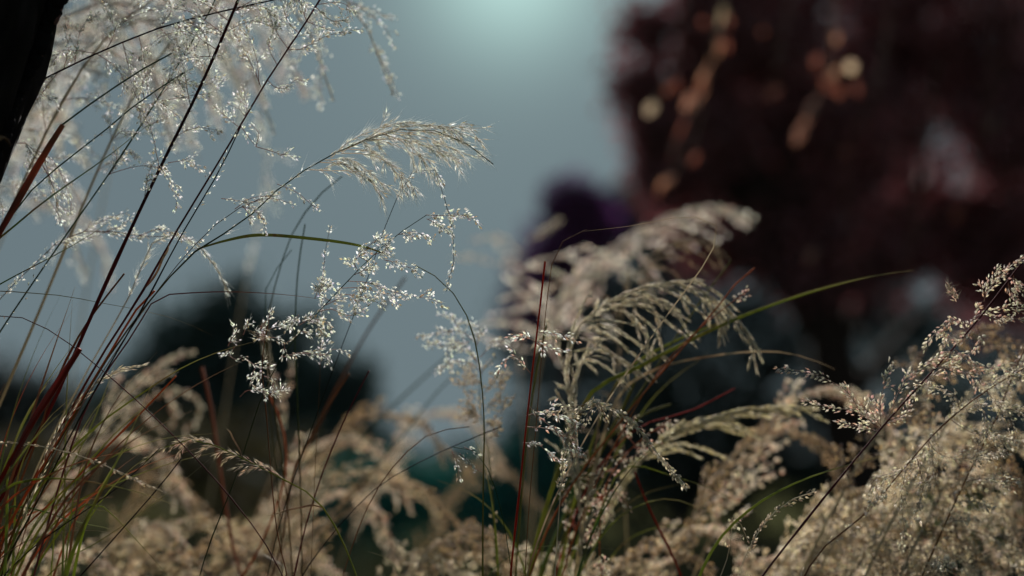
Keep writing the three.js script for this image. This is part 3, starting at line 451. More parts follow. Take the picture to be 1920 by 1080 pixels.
stalk('big creamy white plume blurred behind the upright red stem', {
  d: 1.58, path: [[1010, 1200], [1000, 1000], [1000, 820], [1010, 690], [1040, 590], [1090, 515], [1150, 462], [1220, 422], [1290, 393], [1350, 386], [1412, 405]], r: [0.0026, 0.0008], col: [C.olive, C.tan],
  head: { kind: 'rope', from: 0.74, more: { cols: [[0.95, 0.93, 0.87], [0.88, 0.72, 0.66]], spread: 0.0030, dens: 800, wid: 0.0030, len: 0.0066, along: 1.6, cluster: 0.012, hair: 0.6, hairs: 1, hairLen: 0.009 }, spike: { dens: 700 }, auto: { n: 34, len: 0.075, out: 0.30, droop: 0.45, along: 1.2, wig: 0.12, shrink: 0.5, side: [0.1, -0.6, 0], bias: 1.6 }, branches: [[[1030, 600], [990, 560], [960, 530], [948, 520]], [[1040, 590], [1010, 545], [980, 520], [960, 512]], [[1020, 640], [980, 610], [950, 606], [900, 608]], [[1010, 660], [970, 650], [930, 640], [892, 628]], [[1050, 570], [1000, 575], [950, 585], [918, 590]], [[1080, 530], [1040, 510], [1000, 500], [960, 510]], [[1100, 500], [1060, 480], [1000, 490]], [[1090, 515], [1060, 530], [1000, 545], [940, 560]], [[1080, 540], [1110, 560], [1140, 600], [1150, 630]], [[1040, 600], [1080, 600], [1100, 620], [1120, 650]], [[1100, 510], [1150, 500], [1200, 520], [1220, 550]], [[1150, 462], [1190, 470], [1220, 500], [1240, 540]], [[1150, 462], [1200, 440], [1260, 440], [1300, 460]], [[1200, 432], [1250, 425], [1310, 430], [1345, 450]], [[1220, 422], [1280, 405], [1330, 410], [1362, 440]], [[1120, 490], [1130, 530], [1110, 560], [1070, 575]], [[1120, 480], [1090, 500], [1070, 540], [1050, 560]], [[1040, 600], [1020, 620], [1030, 650], [1060, 690]], [[1180, 445], [1160, 490], [1170, 530]], [[1060, 560], [1030, 575], [1020, 600], [1080, 610]], [[1130, 475], [1100, 465], [1050, 480]], [[1250, 410], [1240, 450], [1260, 480]]] },
});
stalk('blurred forked sprig rising left of the white plume', {
  d: 1.75, path: [[1010, 1200], [990, 900], [975, 700], [972, 560], [976, 480], [1000, 446], [1050, 412]], r: [0.0016, 0.0006], col: [C.tan, C.tan],
  head: { kind: 'rope', from: 0.8, more: { dens: 700, spread: 0.005 }, branches: [[[976, 480], [960, 455], [930, 447], [888, 450]], [[974, 500], [930, 492], [880, 480], [850, 484]], [[974, 500], [940, 470], [930, 440]], [[1000, 446], [1025, 430], [1052, 410]]] },
});
stalk('drooping straw plume with long fingers right of centre', {
  d: 1.1, path: [[1090, 1100], [1085, 900], [1074, 780], [1062, 690], [1080, 620], [1128, 575], [1200, 540], [1262, 530], [1320, 548], [1370, 585], [1400, 622], [1422, 655]], r: [0.0018, 0.0004], col: [C.olive, C.straw],
  head: { kind: 'finger', from: 0.66, more: { along: 3.5, wid: 0.0008, len: 0.0072, spread: 0.0012, hair: 0.5, hairLen: 0.010 }, spike: { dens: 2200, spread: 0.0020 }, twigs: 2, twigLen: 0.022, droop: 0.6, auto: { n: 24, len: 0.075, out: 0.3, droop: 0.8, along: 0.9, wig: 0.3, shrink: 0.4, side: [0.2, -0.7, 0], bias: 0.6 }, branches: [[[1200, 542], [1240, 568], [1275, 600], [1292, 625]], [[1160, 560], [1215, 580], [1260, 610], [1300, 645]], [[1080, 620], [1130, 625], [1170, 650], [1205, 680], [1225, 708]], [[1070, 630], [1110, 640], [1150, 665], [1190, 700]], [[1062, 660], [1100, 655], [1150, 665], [1195, 695], [1215, 712]], [[1130, 575], [1180, 590], [1210, 630], [1215, 672]], [[1100, 605], [1150, 615], [1190, 640], [1240, 670]], [[1062, 690], [1100, 675], [1140, 690], [1170, 725]], [[1260, 530], [1310, 555], [1350, 600], [1362, 630]], [[1240, 530], [1300, 528], [1345, 550], [1380, 580]], [[1150, 565], [1200, 560], [1250, 575], [1290, 600]], [[1070, 640], [1040, 632], [1010, 636]], [[1210, 540], [1190, 580], [1230, 620], [1242, 655]]] },
});
stalk('tan plume tip hanging below the crest of the white plume', {
  d: 1.28, path: [[1180, 1130], [1170, 900], [1160, 720], [1165, 600], [1185, 520], [1230, 470], [1290, 445], [1340, 455], [1366, 485]], r: [0.0016, 0.0005], col: [C.olive, C.tan],
  head: { kind: 'finger', from: 0.72, more: { cols: [C.tan, C.brown], dens: 1000 }, auto: { n: 14, len: 0.06, out: 0.5, droop: 0.8, wig: 0.3, side: [0.2, -0.7, 0] }, branches: [[[1200, 500], [1250, 480], [1290, 490], [1320, 510]], [[1230, 470], [1280, 465], [1320, 480], [1340, 500]], [[1190, 515], [1230, 500], [1260, 510], [1280, 530]], [[1260, 455], [1310, 455], [1345, 475], [1352, 500]], [[1185, 530], [1230, 525], [1260, 540]], [[1180, 540], [1200, 560], [1240, 560]]] },
});
blade('long wide green blade reaching right across the dark background', [[1010, 1000], [1060, 850], [1110, 735], [1190, 692], [1290, 640], [1400, 590], [1530, 545], [1640, 517], [1712, 507]], { w: 0.0054, col: [C.olive, C.lime], d: 1.09, lay: 0.15, twist: 0.3 });
blade('second green blade just under the long wide one', [[1060, 1020], [1110, 830], [1170, 700], [1260, 642], [1390, 592], [1500, 552], [1600, 523]], { w: 0.0044, col: [C.lime, C.lime], d: 1.12, lay: 0.15, twist: 0.3 });
blade('straw coloured blade bowing right below the green pair', [[1090, 1000], [1120, 860], [1165, 735], [1230, 692], [1330, 668], [1450, 659], [1510, 670], [1566, 692]], { w: 0.0046, col: [C.olive, C.tan], d: 1.1, lay: 0.15, twist: 0.2 });
stalk('slanting olive stem with a bare tip above the green blades', { d: 1.08, path: [[1000, 1060], [1060, 930], [1180, 770], [1340, 582], [1380, 532], [1415, 502]], r: [0.0016, 0.0007], col: [C.olive, C.rust] });
stalk('thinner slanting stem tipped with one bright seed', { d: 1.08, path: [[1060, 1060], [1130, 880], [1240, 690], [1330, 600], [1405, 543]], r: [0.0010, 0.0004], col: [C.olive, C.rust], head: { kind: 'bead', from: 0.985, spike: { dens: 900 } } });
stalk('steep olive stem ending left of the bare tipped one', { d: 1.12, path: [[1040, 1060], [1110, 880], [1210, 720], [1310, 570], [1371, 488]], r: [0.0014, 0.0006], col: [C.olive, C.olive] });
stalk('red wiry blade tip in the dark gap right of centre', { d: 1.12, path: [[1040, 1080], [1120, 880], [1200, 800], [1290, 772], [1345, 746], [1378, 728]], r: [0.0010, 0.0004], col: [C.olive, C.red] });
stalk('olive stem leaning right behind the drooping plume', { d: 1.15, path: [[980, 1090], [1030, 960], [1120, 840], [1220, 770], [1258, 758]], r: [0.0018, 0.0009], col: [C.green, C.olive] });
stalk('thick green stem slanting up through the beaded sprays', { d: 1.14, path: [[1010, 1100], [1050, 990], [1110, 870], [1170, 760], [1200, 690]], r: [0.0022, 0.0012], col: [C.green, C.olive] });
stalk('green stem leaning right at bottom centre', { d: 1.16, path: [[1000, 1110], [1060, 960], [1090, 880], [1150, 800]], r: [0.0018, 0.0010], col: [C.green, C.green] });
stalk('upright olive stem just right of the dark red one', { d: 1.08, path: [[965, 1110], [978, 930], [990, 800], [1005, 700], [1025, 610]], r: [0.0013, 0.0008], col: [C.olive, C.olive] });
stalk('nodding seed spike hanging down right of centre', {
  d: 1.0, path: [[1040, 1090], [1050, 940], [1060, 840], [1080, 775], [1120, 752], [1160, 772], [1200, 808], [1240, 860], [1266, 892], [1286, 914]], r: [0.0010, 0.0004], col: [C.olive, C.straw],
  head: { kind: 'straw', from: 0.80, more: { cols: [C.cream, C.straw] }, spike: { dens: 1900, spread: 0.0026 }, branches: [[[1120, 752], [1134, 780], [1140, 812]], [[1130, 755], [1105, 770], [1098, 795]], [[1160, 772], [1180, 782], [1200, 796]], [[1100, 758], [1060, 765], [1020, 780]]] },
});
stalk('creamy fan shaped plume leaning right over the dark gap', {
  d: 1.15, path: [[1090, 1110], [1130, 980], [1185, 880], [1245, 824], [1320, 788], [1400, 768], [1460, 762], [1530, 766]], r: [0.0016, 0.0004], col: [C.olive, C.cream],
  head: { kind: 'finger', from: 0.76, more: { dens: 1900, spread: 0.002, cols: [[0.72, 0.66, 0.46], C.cream], along: 3.5, hair: 0.6, hairLen: 0.009 }, auto: { n: 14, len: 0.06, out: 0.16, droop: 0.3, wig: 0.15, along: 1.2 }, spike: { dens: 2200, spread: 0.0028 }, branches: [[[1215, 850], [1280, 812], [1340, 798], [1385, 806], [1424, 822]], [[1205, 860], [1260, 835], [1310, 838], [1366, 862]], [[1200, 866], [1240, 850], [1280, 846], [1310, 858]], [[1230, 836], [1290, 800], [1360, 790], [1410, 808]], [[1280, 806], [1340, 782], [1390, 778], [1440, 782]], [[1225, 845], [1260, 815], [1330, 800], [1390, 815]], [[1330, 785], [1390, 772], [1440, 768], [1490, 772]]] },
});
stalk('beaded spray of round seeds in front of the flare tinted shrub', {
  d: 1.1, path: [[1130, 1120], [1124, 1010], [1140, 900], [1180, 845], [1220, 810], [1252, 796]], r: [0.0012, 0.0004], col: [C.olive, C.rust],
  head: { kind: 'bead', from: 0.62, twigs: 4, twigLen: 0.02, auto: { n: 12, len: 0.05, out: 0.9, droop: 0.5 }, branches: [[[1180, 845], [1140, 860], [1100, 870], [1070, 868]], [[1190, 835], [1170, 800], [1190, 790]], [[1150, 880], [1110, 890], [1070, 910], [1055, 925]], [[1140, 900], [1120, 940], [1070, 970], [1060, 985]], [[1130, 930], [1150, 920], [1165, 935]], [[1220, 810], [1240, 800], [1255, 792]], [[1130, 960], [1110, 985], [1095, 1010]]] },
});
stalk('second beaded spray lower down near the bottom edge', {
  d: 1.14, path: [[1060, 1150], [1062, 1060], [1080, 990], [1110, 940], [1150, 925]], r: [0.0010, 0.0004], col: [C.olive, C.rust],
  head: { kind: 'bead', from: 0.6, twigs: 4, twigLen: 0.02, auto: { n: 14, len: 0.055, out: 1.0, droop: 0.4 } },
});
blade('green blade dipping right into the dark gap', [[1090, 1060], [1130, 950], [1165, 880], [1200, 874], [1261, 893], [1326, 913], [1375, 936], [1420, 960]], { w: 0.0040, col: [C.green, C.lime], d: 1.08, lay: 0.15 });
stalk('red stem leaning in the dark gap below the creamy fan', { d: 1.1, path: [[1290, 1120], [1265, 1050], [1242, 1004], [1212, 941], [1190, 885]], r: [0.0014, 0.0010], col: [C.red, [0.2, 0.03, 0.02]] });
stalk('few white seeds hanging alone in the flare tinted gap', { d: 1.02, path: [[960, 1080], [940, 960], [915, 880], [885, 842], [850, 838]], r: [0.0006, 0.0003], col: [C.deep, C.deep], node: false, head: { kind: 'sparkle', from: 0.88, spike: false, branches: [[[848, 846], [856, 870], [862, 900]], [[862, 850], [880, 868], [888, 880]], [[870, 838], [890, 848], [900, 856]], [[905, 885], [885, 876], [866, 858]]] } });
const CB = [['left of the upright red stem', [[935, 1090], [925, 960], [905, 860], [880, 800]]], ['bowing right under the creamy fan', [[1120, 1090], [1180, 1010], [1270, 985], [1350, 1010]]], ['crossing behind the beaded sprays', [[1080, 1090], [1130, 960], [1210, 850], [1300, 800]]], ['rising straight beside the upright red stem', [[1010, 1090], [1030, 940], [1060, 800], [1095, 690]]], ['leaning left over the flare tinted shrub', [[990, 1090], [950, 990], [890, 930], [820, 900]]], ['low and level at bottom centre', [[900, 1100], [960, 1040], [1050, 1022], [1150, 1030]]], ['reaching up behind the drooping plume', [[1060, 1090], [1130, 900], [1230, 740], [1330, 660]]], ['leaning right at the foot of the centre clump', [[1040, 1090], [1110, 1000], [1200, 930], [1285, 905]]], ['pointing up left from the bottom edge', [[760, 1100], [735, 1055], [712, 1040], [690, 1034]]], ['slanting right low beneath the nodding spike', [[1080, 1090], [1160, 970], [1250, 935], [1330, 960]]]];
CB.forEach(([where, p], k) => blade(`narrow green blade ${where}`, p, { w: rr(0.0020, 0.0034), col: [[C.green, C.lime], [C.olive, C.lime], [C.green, C.green]][k % 3], d: rr(1.04, 1.16), lay: rr(0, 0.6) }));
// --- right panicles, in focus
reseed(260);
stalk('sharp wiry panicle slanting up to the right edge', {
  d: 0.98, path: [[1380, 1160], [1430, 1080], [1500, 990], [1560, 915], [1655, 800], [1740, 705], [1790, 650], [1850, 580], [1925, 480], [1975, 420]], r: [0.0015, 0.0006], col: [C.dark, C.plum],
  head: { kind: 'straw', from: 0.66, spike: false, twigs: 3, twigLen: 0.013, more: { cols: [C.cream, C.pink], dens: 900, spread: 0.003 }, branches: [
    [[1648, 806], [1612, 768], [1586, 732], [1552, 712], [1506, 696], [1457, 691]], [[1652, 800], [1650, 760], [1655, 732], [1664, 705], [1672, 678]], [[1652, 800], [1636, 775], [1622, 744]], [[1650, 803], [1600, 770], [1560, 765], [1506, 750]], [[1645, 808], [1610, 800], [1570, 795]], [[1662, 790], [1675, 760], [1686, 733], [1724, 690], [1764, 667], [1795, 662]], [[1660, 795], [1685, 785], [1700, 778]], [[1744, 705], [1770, 690], [1790, 680]],
    [[1816, 626], [1800, 604], [1785, 600], [1759, 621], [1740, 640], [1730, 655]], [[1785, 600], [1775, 620], [1770, 640]], [[1816, 622], [1822, 600], [1860, 582], [1914, 576]], [[1833, 612], [1838, 640], [1820, 662], [1788, 674]], [[1845, 566], [1850, 545], [1856, 525], [1873, 503]], [[1850, 545], [1880, 515], [1900, 495], [1922, 476]], [[1845, 590], [1880, 600], [1915, 596]], [[1900, 515], [1905, 535], [1925, 545]], [[1822, 620], [1800, 640], [1790, 636]], [[1890, 530], [1900, 560], [1930, 570]], [[1744, 708], [1712, 735], [1700, 760]], [[1790, 655], [1830, 690], [1842, 720]], [[1760, 685], [1800, 700], [1850, 690], [1900, 690]]] },
});
stalk('second wiry panicle below the sharp one at the right edge', {
  d: 1.03, path: [[1480, 1140], [1540, 1032], [1621, 965], [1700, 872], [1765, 800], [1850, 732], [1940, 680]], r: [0.0014, 0.0005], col: [C.dark, C.brown],
  head: { kind: 'straw', from: 0.7, twigs: 4, more: { cols: [C.cream, C.straw] }, branches: [[[1765, 800], [1740, 830], [1720, 870], [1700, 900]], [[1700, 872], [1690, 940], [1695, 990], [1690, 1032]], [[1720, 850], [1690, 880], [1640, 900], [1625, 945]], [[1770, 795], [1800, 770], [1860, 760], [1910, 765]], [[1800, 770], [1790, 740], [1730, 720]], [[1850, 732], [1870, 760], [1900, 800], [1905, 830]], [[1830, 745], [1850, 790], [1840, 830], [1800, 850]], [[1780, 785], [1820, 810], [1870, 820], [1890, 845]], [[1850, 732], [1880, 705], [1920, 712]], [[1740, 825], [1760, 850], [1800, 860], [1840, 850]], [[1690, 885], [1660, 900], [1640, 935], [1630, 950]], [[1740, 830], [1750, 880], [1740, 920]], [[1720, 860], [1730, 920], [1710, 980]]] },
});
stalk('third panicle hanging over the right foreground mass', {
  d: 1.06, path: [[1700, 1160], [1760, 1010], [1820, 880], [1870, 780], [1900, 700], [1940, 620]], r: [0.0013, 0.0005], col: [C.olive, C.brown],
  head: { kind: 'straw', from: 0.62, twigs: 5, more: { cols: [C.cream, C.straw] }, auto: { n: 18, len: 0.06, out: 1.0, droop: 0.9 } },
});
blade('thin green blade slanting up right before the brown seed heads', [[1300, 1110], [1350, 1010], [1420, 945], [1500, 902], [1590, 872], [1685, 848]], { w: 0.0037, col: [C.green, C.lime], d: 1.02, lay: 0.15 });
stalk('short seed spike pointing right under the thin green blade', { d: 1.0, path: [[1370, 1120], [1420, 1000], [1462, 952], [1495, 932], [1527, 922]], r: [0.0009, 0.0004], col: [C.olive, C.straw], head: { kind: 'straw', from: 0.9, more: { spread: 0.0022 }, spike: { dens: 900 } } });
stalk('wiry stem with scattered seeds at bottom right of the middle', { d: 1.03, path: [[1330, 1130], [1360, 1060], [1372, 1000], [1376, 960], [1405, 1020]], r: [0.0008, 0.0003], col: [C.brown, C.tan], head: { kind: 'bead', from: 0.9 } });
{ // a tuft of seed down caught in the air
  const g = new THREE.Group(), o = P(1787, 548, 0.99), mb = new MB(), hb = new MB(); g.name = numbered('seed_tuft'); g.position.copy(o);
  const ax = P(1770, 528, 0.99).sub(P(1797, 566, 0.99)).normalize();
  for (let k = 0; k < 46; k++) { const q = o.clone().addScaledVector(ax, rr(-0.008, 0.007)).addScaledVector(rdir(), rr(0, 0.0042)); mb.grain(q, ax.clone().addScaledVector(rdir(), 0.8), rr(0.0025, 0.0045), 0.0012, vary(rnd() < 0.5 ? C.straw : C.pink, 0.2)); }
  for (let k = 0; k < 60; k++) { const q = o.clone().addScaledVector(ax, rr(-0.007, 0.008)); hb.hair(q, rdir().addScaledVector(ax, 0.7), rr(0.005, 0.011), 0.00022, C.straw); }
  g.add(mb.mesh('husk', M.husk, o), hb.mesh('down', M.husk, o)); finish(g, 'small fluffy seed tuft adrift against the dark tree at right', 'seed tuft');
}
// --- twigs hanging in the sun before the dark tree, far out of focus
reseed(300);
function twig(label, d, list, leaves, lit = [0.09, 0.05, 0.035]) {
  const g = new THREE.Group(), pts = smooth(px3(list, d), 16), base = pts[0].clone(), mb = new MB(); g.name = numbered('hanging_twig'); g.position.copy(base);
  const top = base.clone().add(V(0.10, 0.5, 0)); mb.tube(smooth([top, base, ...px3(list, d).slice(1)], 24), (u) => 0.0042 * (1.1 - 0.6 * u), (u) => u < 0.3 ? [0.05, 0.03, 0.025] : lit, { seg: 7 });  // lit: sunlit streak put into the branch colour, upper end kept dark
  g.add(mb.mesh('branch', M.bark, base));
  for (const [px, py, w, l, tilt, c] of leaves) {
    const m = new MB(), o = P(px, py, d - 0.01), t = V(Math.sin(tilt), -Math.cos(tilt), rr(-0.3, 0.3)).normalize(), pp = []; for (let k = 0; k < 7; k++) pp.push(o.clone().addScaledVector(t, (k / 6 - 0.5) * l).add(V(0, 0, 0.1 * l * Math.sin(k / 6 * 3.14))));
    m.tube(pp, (u) => Math.max(0.0006, w * 0.5 * Math.sin(Math.min(3.1, 0.12 + u * 2.95))), () => vary(c, 0.12), { seg: 8, flat: 0.12, lay: 0.4 }); g.add(m.mesh('leaf', M.husk, base));
  }
  return finish(g, label, 'twig', undefined);
}
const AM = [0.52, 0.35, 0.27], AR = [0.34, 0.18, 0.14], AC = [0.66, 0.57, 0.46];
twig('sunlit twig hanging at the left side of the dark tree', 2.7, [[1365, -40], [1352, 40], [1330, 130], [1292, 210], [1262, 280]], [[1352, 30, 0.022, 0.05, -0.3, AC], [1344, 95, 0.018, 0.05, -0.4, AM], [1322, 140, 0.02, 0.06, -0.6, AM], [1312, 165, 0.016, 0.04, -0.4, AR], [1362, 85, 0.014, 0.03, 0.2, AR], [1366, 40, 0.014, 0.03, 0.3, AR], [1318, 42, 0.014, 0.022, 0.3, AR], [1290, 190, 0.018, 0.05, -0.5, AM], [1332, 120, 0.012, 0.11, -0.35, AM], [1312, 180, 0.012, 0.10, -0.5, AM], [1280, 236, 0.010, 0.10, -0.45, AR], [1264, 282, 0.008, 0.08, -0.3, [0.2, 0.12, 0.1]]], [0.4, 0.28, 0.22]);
twig('small pale leaved twig low on the left of the dark tree', 2.6, [[1262, 130], [1240, 175], [1216, 206]], [[1220, 204, 0.024, 0.034, -0.5, AC], [1252, 168, 0.016, 0.03, -0.5, AR], [1268, 160, 0.012, 0.026, -0.5, AR]]);
twig('sunlit twig with a single leaf just above the white plume', 2.6, [[1300, 270], [1276, 310], [1244, 345]], [[1248, 342, 0.018, 0.046, -0.95, AM], [1302, 298, 0.016, 0.03, -0.6, AR], [1236, 360, 0.012, 0.024, -0.6, AR]]);
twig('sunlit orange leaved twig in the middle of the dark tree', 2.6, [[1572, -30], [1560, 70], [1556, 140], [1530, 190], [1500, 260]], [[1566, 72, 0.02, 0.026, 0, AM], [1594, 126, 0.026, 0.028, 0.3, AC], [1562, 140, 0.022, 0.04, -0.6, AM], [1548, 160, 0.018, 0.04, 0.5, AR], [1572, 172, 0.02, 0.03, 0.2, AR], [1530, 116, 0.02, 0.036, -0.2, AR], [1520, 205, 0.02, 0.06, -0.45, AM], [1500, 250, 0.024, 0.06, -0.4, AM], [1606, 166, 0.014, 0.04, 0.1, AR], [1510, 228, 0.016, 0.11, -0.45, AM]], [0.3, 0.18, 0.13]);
twig('faint twig with a dull leaf at the far right of the dark tree', 3.2, [[1900, 80], [1872, 180], [1858, 240]], [[1858, 238, 0.02, 0.05, -0.4, [0.3, 0.16, 0.10]]]);
twig('faint twig with small red leaves in the depth of the dark tree', 3.0, [[1470, 60], [1450, 150], [1444, 180]], [[1446, 176, 0.02, 0.024, 0, AR], [1430, 60, 0.014, 0.02, 0, AR], [1458, 170, 0.014, 0.02, -0.6, AR]]);
twig('low twig with dark orange leaves right of the dark tree', 3.0, [[1640, 180], [1610, 240], [1586, 290], [1600, 480]], [[1586, 286, 0.02, 0.024, 0, [0.5, 0.16, 0.10]], [1520, 480, 0.02, 0.05, -0.5, [0.34, 0.18, 0.12]]]);
twig('twig with one reddish leaf deep in the shade at right', 3.0, [[1830, 300], [1805, 370], [1793, 404]], [[1793, 404, 0.024, 0.03, -0.2, [0.5, 0.15, 0.06]]]);
twig('twig with one pinkish leaf in the dim blue gap', 2.8, [[1700, 500], [1680, 560], [1662, 598]], [[1664, 596, 0.022, 0.034, -0.5, AR]]);
// --- out of focus plumes that crowd the lower edge and the top left
reseed(380);
const SOFT = { cols: [C.white, C.cream], dens: 1500, spread: 0.0052, len: 0.0050, wid: 0.0024 };
stalk('thick blurred white plume curling behind the thickest stem', { d: 1.6, path: [[60, 1250], [110, 900], [170, 500], [240, 200], [310, 90], [380, 78], [425, 112], [450, 160], [458, 200], [448, 240]], r: [0.0018, 0.0006], col: [C.deep, C.straw], node: false, head: { kind: 'rope', from: 0.8, more: SOFT, spike: { dens: 2600, spread: 0.0065 }, branches: [[[380, 78], [410, 110], [425, 150]], [[425, 112], [440, 150], [448, 190]], [[330, 85], [370, 90], [400, 120]]] } });
stalk('blurred white plume sinking toward the green blade', { d: 1.55, path: [[-100, 1200], [-80, 800], [-40, 450], [20, 260], [70, 205], [115, 215], [140, 250], [155, 290], [166, 320]], r: [0.0018, 0.0006], col: [C.deep, C.straw], node: false, head: { kind: 'rope', from: 0.82, more: { ...SOFT, cols: [C.cream, C.straw] }, spike: { dens: 1500 }, branches: [[[115, 215], [90, 225], [75, 260]], [[70, 205], [60, 235], [62, 275]], [[125, 225], [110, 260], [112, 290]]] } });
stalk('faint blurred sprig in the sky right of the twin stems', { d: 1.75, path: [[330, 1250], [400, 900], [455, 560], [488, 400], [500, 320], [498, 270], [490, 232]], r: [0.0014, 0.0005], col: [C.deep, C.straw], node: false, head: { kind: 'rope', from: 0.84, more: { ...SOFT, dens: 500 }, spike: { dens: 700 }, branches: [[[500, 330], [515, 360], [520, 400]], [[500, 300], [525, 290], [545, 300]]] } });
const ROSE = [0.66, 0.46, 0.36];
const BEIGE = { cols: [C.cream, C.pink], dens: 1000, spread: 0.0034, cluster: 0.012 };
stalk('blurred beige plume arching right behind the left stems', { d: 1.42, path: [[60, 1200], [110, 1020], [160, 880], [200, 790], [250, 725], [300, 685], [335, 666], [362, 660]], r: [0.0018, 0.0006], col: [C.olive, C.tan], node: false, head: { kind: 'rope', from: 0.84, more: BEIGE, spike: { dens: 1700, spread: 0.005 }, branches: [[[200, 790], [200, 760], [212, 730], [226, 700]], [[250, 725], [290, 712], [322, 698]], [[210, 770], [236, 765], [262, 772]]] } });
stalk('lower of the two blurred plumes arching right at left', { d: 1.44, path: [[90, 1200], [140, 1000], [185, 880], [225, 800], [265, 755], [310, 734], [345, 735], [372, 748], [379, 770], [366, 795]], r: [0.0018, 0.0006], col: [C.olive, C.tan], node: false, head: { kind: 'rope', from: 0.84, more: { ...BEIGE, cols: [C.cream, ROSE] }, spike: { dens: 1200, spread: 0.0036 }, branches: [[[352, 790], [348, 812], [344, 834]], [[310, 734], [330, 780], [318, 800]], [[262, 757], [280, 790], [300, 806]]] } });
stalk('single pale rope of seeds nodding before the dark tree', { d: 1.4, path: [[440, 1200], [470, 1000], [520, 860], [530, 760], [508, 700], [500, 650], [498, 610]], r: [0.0012, 0.0005], col: [C.rust, C.tan], node: false, head: { kind: 'rope', from: 0.885, more: { ...BEIGE, dens: 600 }, spike: { dens: 700 }, branches: [[[530, 750], [545, 710], [548, 680]]] } });
reseed(400);
function proto(kind, h, lean, headLen, arch, auto, more, twigs, rs) {
  reseed(rs); const path = [V(0, 0, 0), V(0.05 * lean, h * 0.35, 0), V(0.35 * lean, h * 0.72, 0), V(0.7 * lean, h * 0.94, 0)]; const e = path[3];
  path.push(V(e.x + headLen * 0.35, e.y + headLen * arch * 0.55, 0), V(e.x + headLen * 0.72, e.y + headLen * arch * 0.5, 0.01), V(e.x + headLen, e.y + headLen * (arch * 0.15 - 0.1), 0.0));
  const g = stalk('', { local: true, path, r: [0.0022, 0.0006], col: [C.olive, C.tan], name: 'plume_stalk', head: { kind, from: 0.7, more, twigs, twigLen: 0.02, auto } });
  scene.remove(g); g.userData.at = V(e.x + headLen * 0.5, e.y + headLen * arch * 0.4, 0); counts.plume_stalk = -1; return g;
}
const GOLD = [0.62, 0.50, 0.33], WHEAT = [0.80, 0.72, 0.56];
const A1 = { n: 28, len: 0.062, out: 0.42, droop: 0.4, shrink: 0.35, wig: 0.10, along: 1.3 }, A2 = { n: 24, len: 0.055, out: 0.6, droop: 0.6, shrink: 0.5, wig: 0.25 };
const PR = {
  rope: [1, 2, 3].map((k) => proto('rope', 0.92, 0.22, 0.17, [0.8, 0.55, 0.35][k - 1], A1, { cols: [[[0.86, 0.80, 0.68], ROSE], [GOLD, C.brown], [WHEAT, GOLD]][k - 1], spread: [0.0034, 0.0022, 0.0028][k - 1] }, 0, 410 + k)),
  ropeTall: [1, 2].map((k) => proto('rope', 1.36, 0.16, 0.22, 0.7, A1, { cols: [C.white, C.pink], dens: 900 }, 0, 420 + k)),
  straw: [1, 2, 3].map((k) => proto('straw', 0.9, 0.20, 0.15, 0.9, A2, { dens: 780, wid: 0.0021, spread: 0.0034, hair: 0.3, hairs: 1, hairLen: 0.006, cols: k === 1 ? [GOLD, C.brown] : [[0.86, 0.80, 0.67], WHEAT] }, 3, 430 + k)),
  open: [1, 2].map((k) => proto('sparkle', 1.3, 0.14, 0.20, 0.7, { n: 20, len: 0.085, out: 1, droop: 0.8, shrink: 0.5, wig: 0.4 }, { dens: 500 }, 4, 440 + k)),
};
function plume(kind, v, px, py, d, turn, label, group, lean = 0) {
  const p = PR[kind][v % PR[kind].length], g = p.clone(), at = p.userData.at, o = P(px, py, d); delete g.userData.at;
  g.name = numbered('plume_stalk'); g.rotation.set(0, turn, lean, 'ZYX'); const off = at.clone().applyEuler(g.rotation), s = o.y / off.y; g.scale.setScalar(s); off.multiplyScalar(s); g.position.set(o.x - off.x, 0, o.z - off.z);
  g.userData = { label, category: 'grass' }; if (group) g.userData.group = group; scene.add(g); return g;
}
const NTH = ['leftmost', 'second from left', 'third from left', 'fourth from left', 'fifth from left', 'sixth from left', 'seventh from left', 'eighth from left', 'ninth from left', 'tenth from left', 'eleventh from left', 'twelfth from left', 'thirteenth from left', 'fourteenth from left', 'fifteenth from left'];
function crowd(kind, rows, label, group, lean = 0) {
  const order = rows.filter((r) => !r[4]).sort((a, b) => a[0] - b[0]);
  rows.forEach((r, k) => plume(kind, k, r[0], r[1], r[2], r[3] ?? 0, r[4] ?? `${NTH[order.indexOf(r)]} ${label}`, r[4] ? undefined : group, lean));
}
crowd('rope', [[220, 860, 1.34, 0.5], [310, 920, 1.42, -0.6], [390, 1000, 1.34, 0.3], [300, 1020, 1.30, -0.7], [430, 1055, 1.26, 0.2], [210, 1040, 1.30, 0.6], [120, 1070, 1.22, 0.4], [340, 1075, 1.22, -0.3]], 'of the blurred beige plumes crowded behind the left tussock', 'blurred plumes at lower left');
crowd('rope', [[640, 860, 1.39, 0.2, 'blurred pale plume highest in the centre left clump'], [725, 805, 1.45, 0.1, 'blurred plume top rising into the pale sky gap'], [690, 900, 1.36, 0.4], [640, 960, 1.36, -0.4], [735, 930, 1.33, 0.3, 'rightmost blurred plume of the centre left clump'], [510, 1000, 1.33, -0.6], [550, 1075, 1.30, 0.2], [480, 1070, 1.30, 0.6]], 'of the blurred pale plumes in the clump at centre left', 'blurred plumes at centre left');
crowd('rope', [[830, 805, 1.7, 0.1, 'blurred plume arching like a bridge across the sky gap'], [920, 900, 1.75, -0.5, 'single blurred plume nodding left before the flare tinted shrub']], '', '');
crowd('straw', [[860, 1050, 1.2, 0.3], [800, 1070, 1.2, -0.5], [940, 1075, 1.22, 0.1], [890, 1025, 1.25, -0.6], [1010, 1075, 1.25, 0.5]], 'of the beige seed heads at the bottom centre edge', 'seed heads at bottom centre');
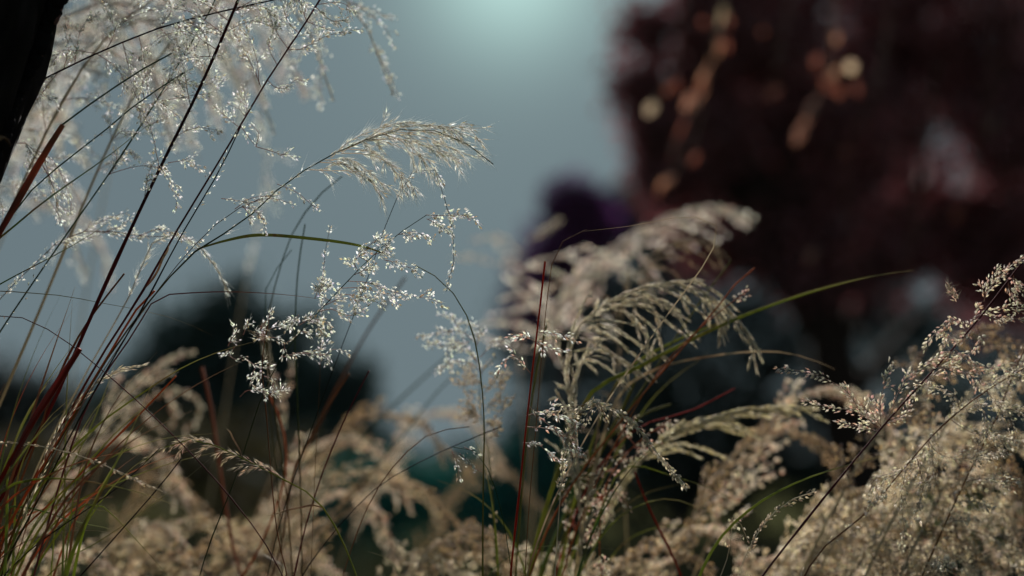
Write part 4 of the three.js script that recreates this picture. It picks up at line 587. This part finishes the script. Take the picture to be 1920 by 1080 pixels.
crowd('rope', [[1560, 775, 1.28, 0.2, 'blurred plume standing behind the whorl of the sharp panicle'], [1475, 840, 1.28, 0.4, 'blurred plume at the right side of the creamy fan'], [1610, 960, 1.25, 0.5], [1320, 1030, 1.25, -0.5], [1250, 1060, 1.21, 0.3], [1190, 1080, 1.21, 0.4], [1470, 1085, 1.20, -0.5]], 'of the blurred beige plumes lower right of the middle', 'blurred plumes lower right of the middle', -0.1);
crowd('straw', [[1850, 680, 1.2, 0.2, 'blurred seed head tall behind the sharp panicle at right'], [1890, 760, 1.18, 0.4], [1760, 860, 1.2, 0.3], [1850, 890, 1.16, 0.6], [1700, 940, 1.18, 0.2], [1790, 950, 1.15, 0.1], [1640, 1000, 1.18, 0.3], [1820, 1040, 1.12, 0.2], [1560, 1050, 1.16, 0.2], [1900, 1050, 1.12, 0.3], [1760, 1075, 1.10, -0.6]], 'of the soft beige seed heads in the right hand mass', 'seed heads in the right foreground', -0.22);
crowd('rope', [[1800, 900, 1.30, 0.2], [1720, 930, 1.30, 0.5], [1880, 840, 1.32, 0.2], [1780, 1000, 1.27, 0.4], [1890, 1000, 1.27, 0.2], [1590, 1030, 1.25, 0.3]], 'of the blurred plumes behind the right hand seed heads', 'blurred plumes behind the right foreground', -0.2);
crowd('ropeTall', [[300, 30, 1.6, 0.2], [200, 40, 1.55, 0.5], [120, 90, 1.5, 0.3], [220, 140, 1.6, 0.2], [380, 20, 1.65, 0.4], [250, 80, 1.38, 0.2], [330, 30, 1.42, 0.5], [170, 100, 1.4, 0.3], [410, 40, 1.45, 0.1], [140, 30, 1.36, 0.4], [40, 330, 1.6, 0.2], [90, 420, 1.65, 0.5]], 'of the blurred white plumes against the top left sky', 'blurred white plumes at top left', -0.22);
crowd('open', [[250, 60, 1.25, 0.2], [350, 90, 1.2, 0.4], [160, 130, 1.22, 0.2], [450, 20, 1.15, 0.3], [560, 20, 1.15, 0.1], [30, 400, 1.35, 0.2]], 'of the open white seed sprays filling the top left sky', 'open white sprays at top left', -0.22);
renderer.render(scene, camera);
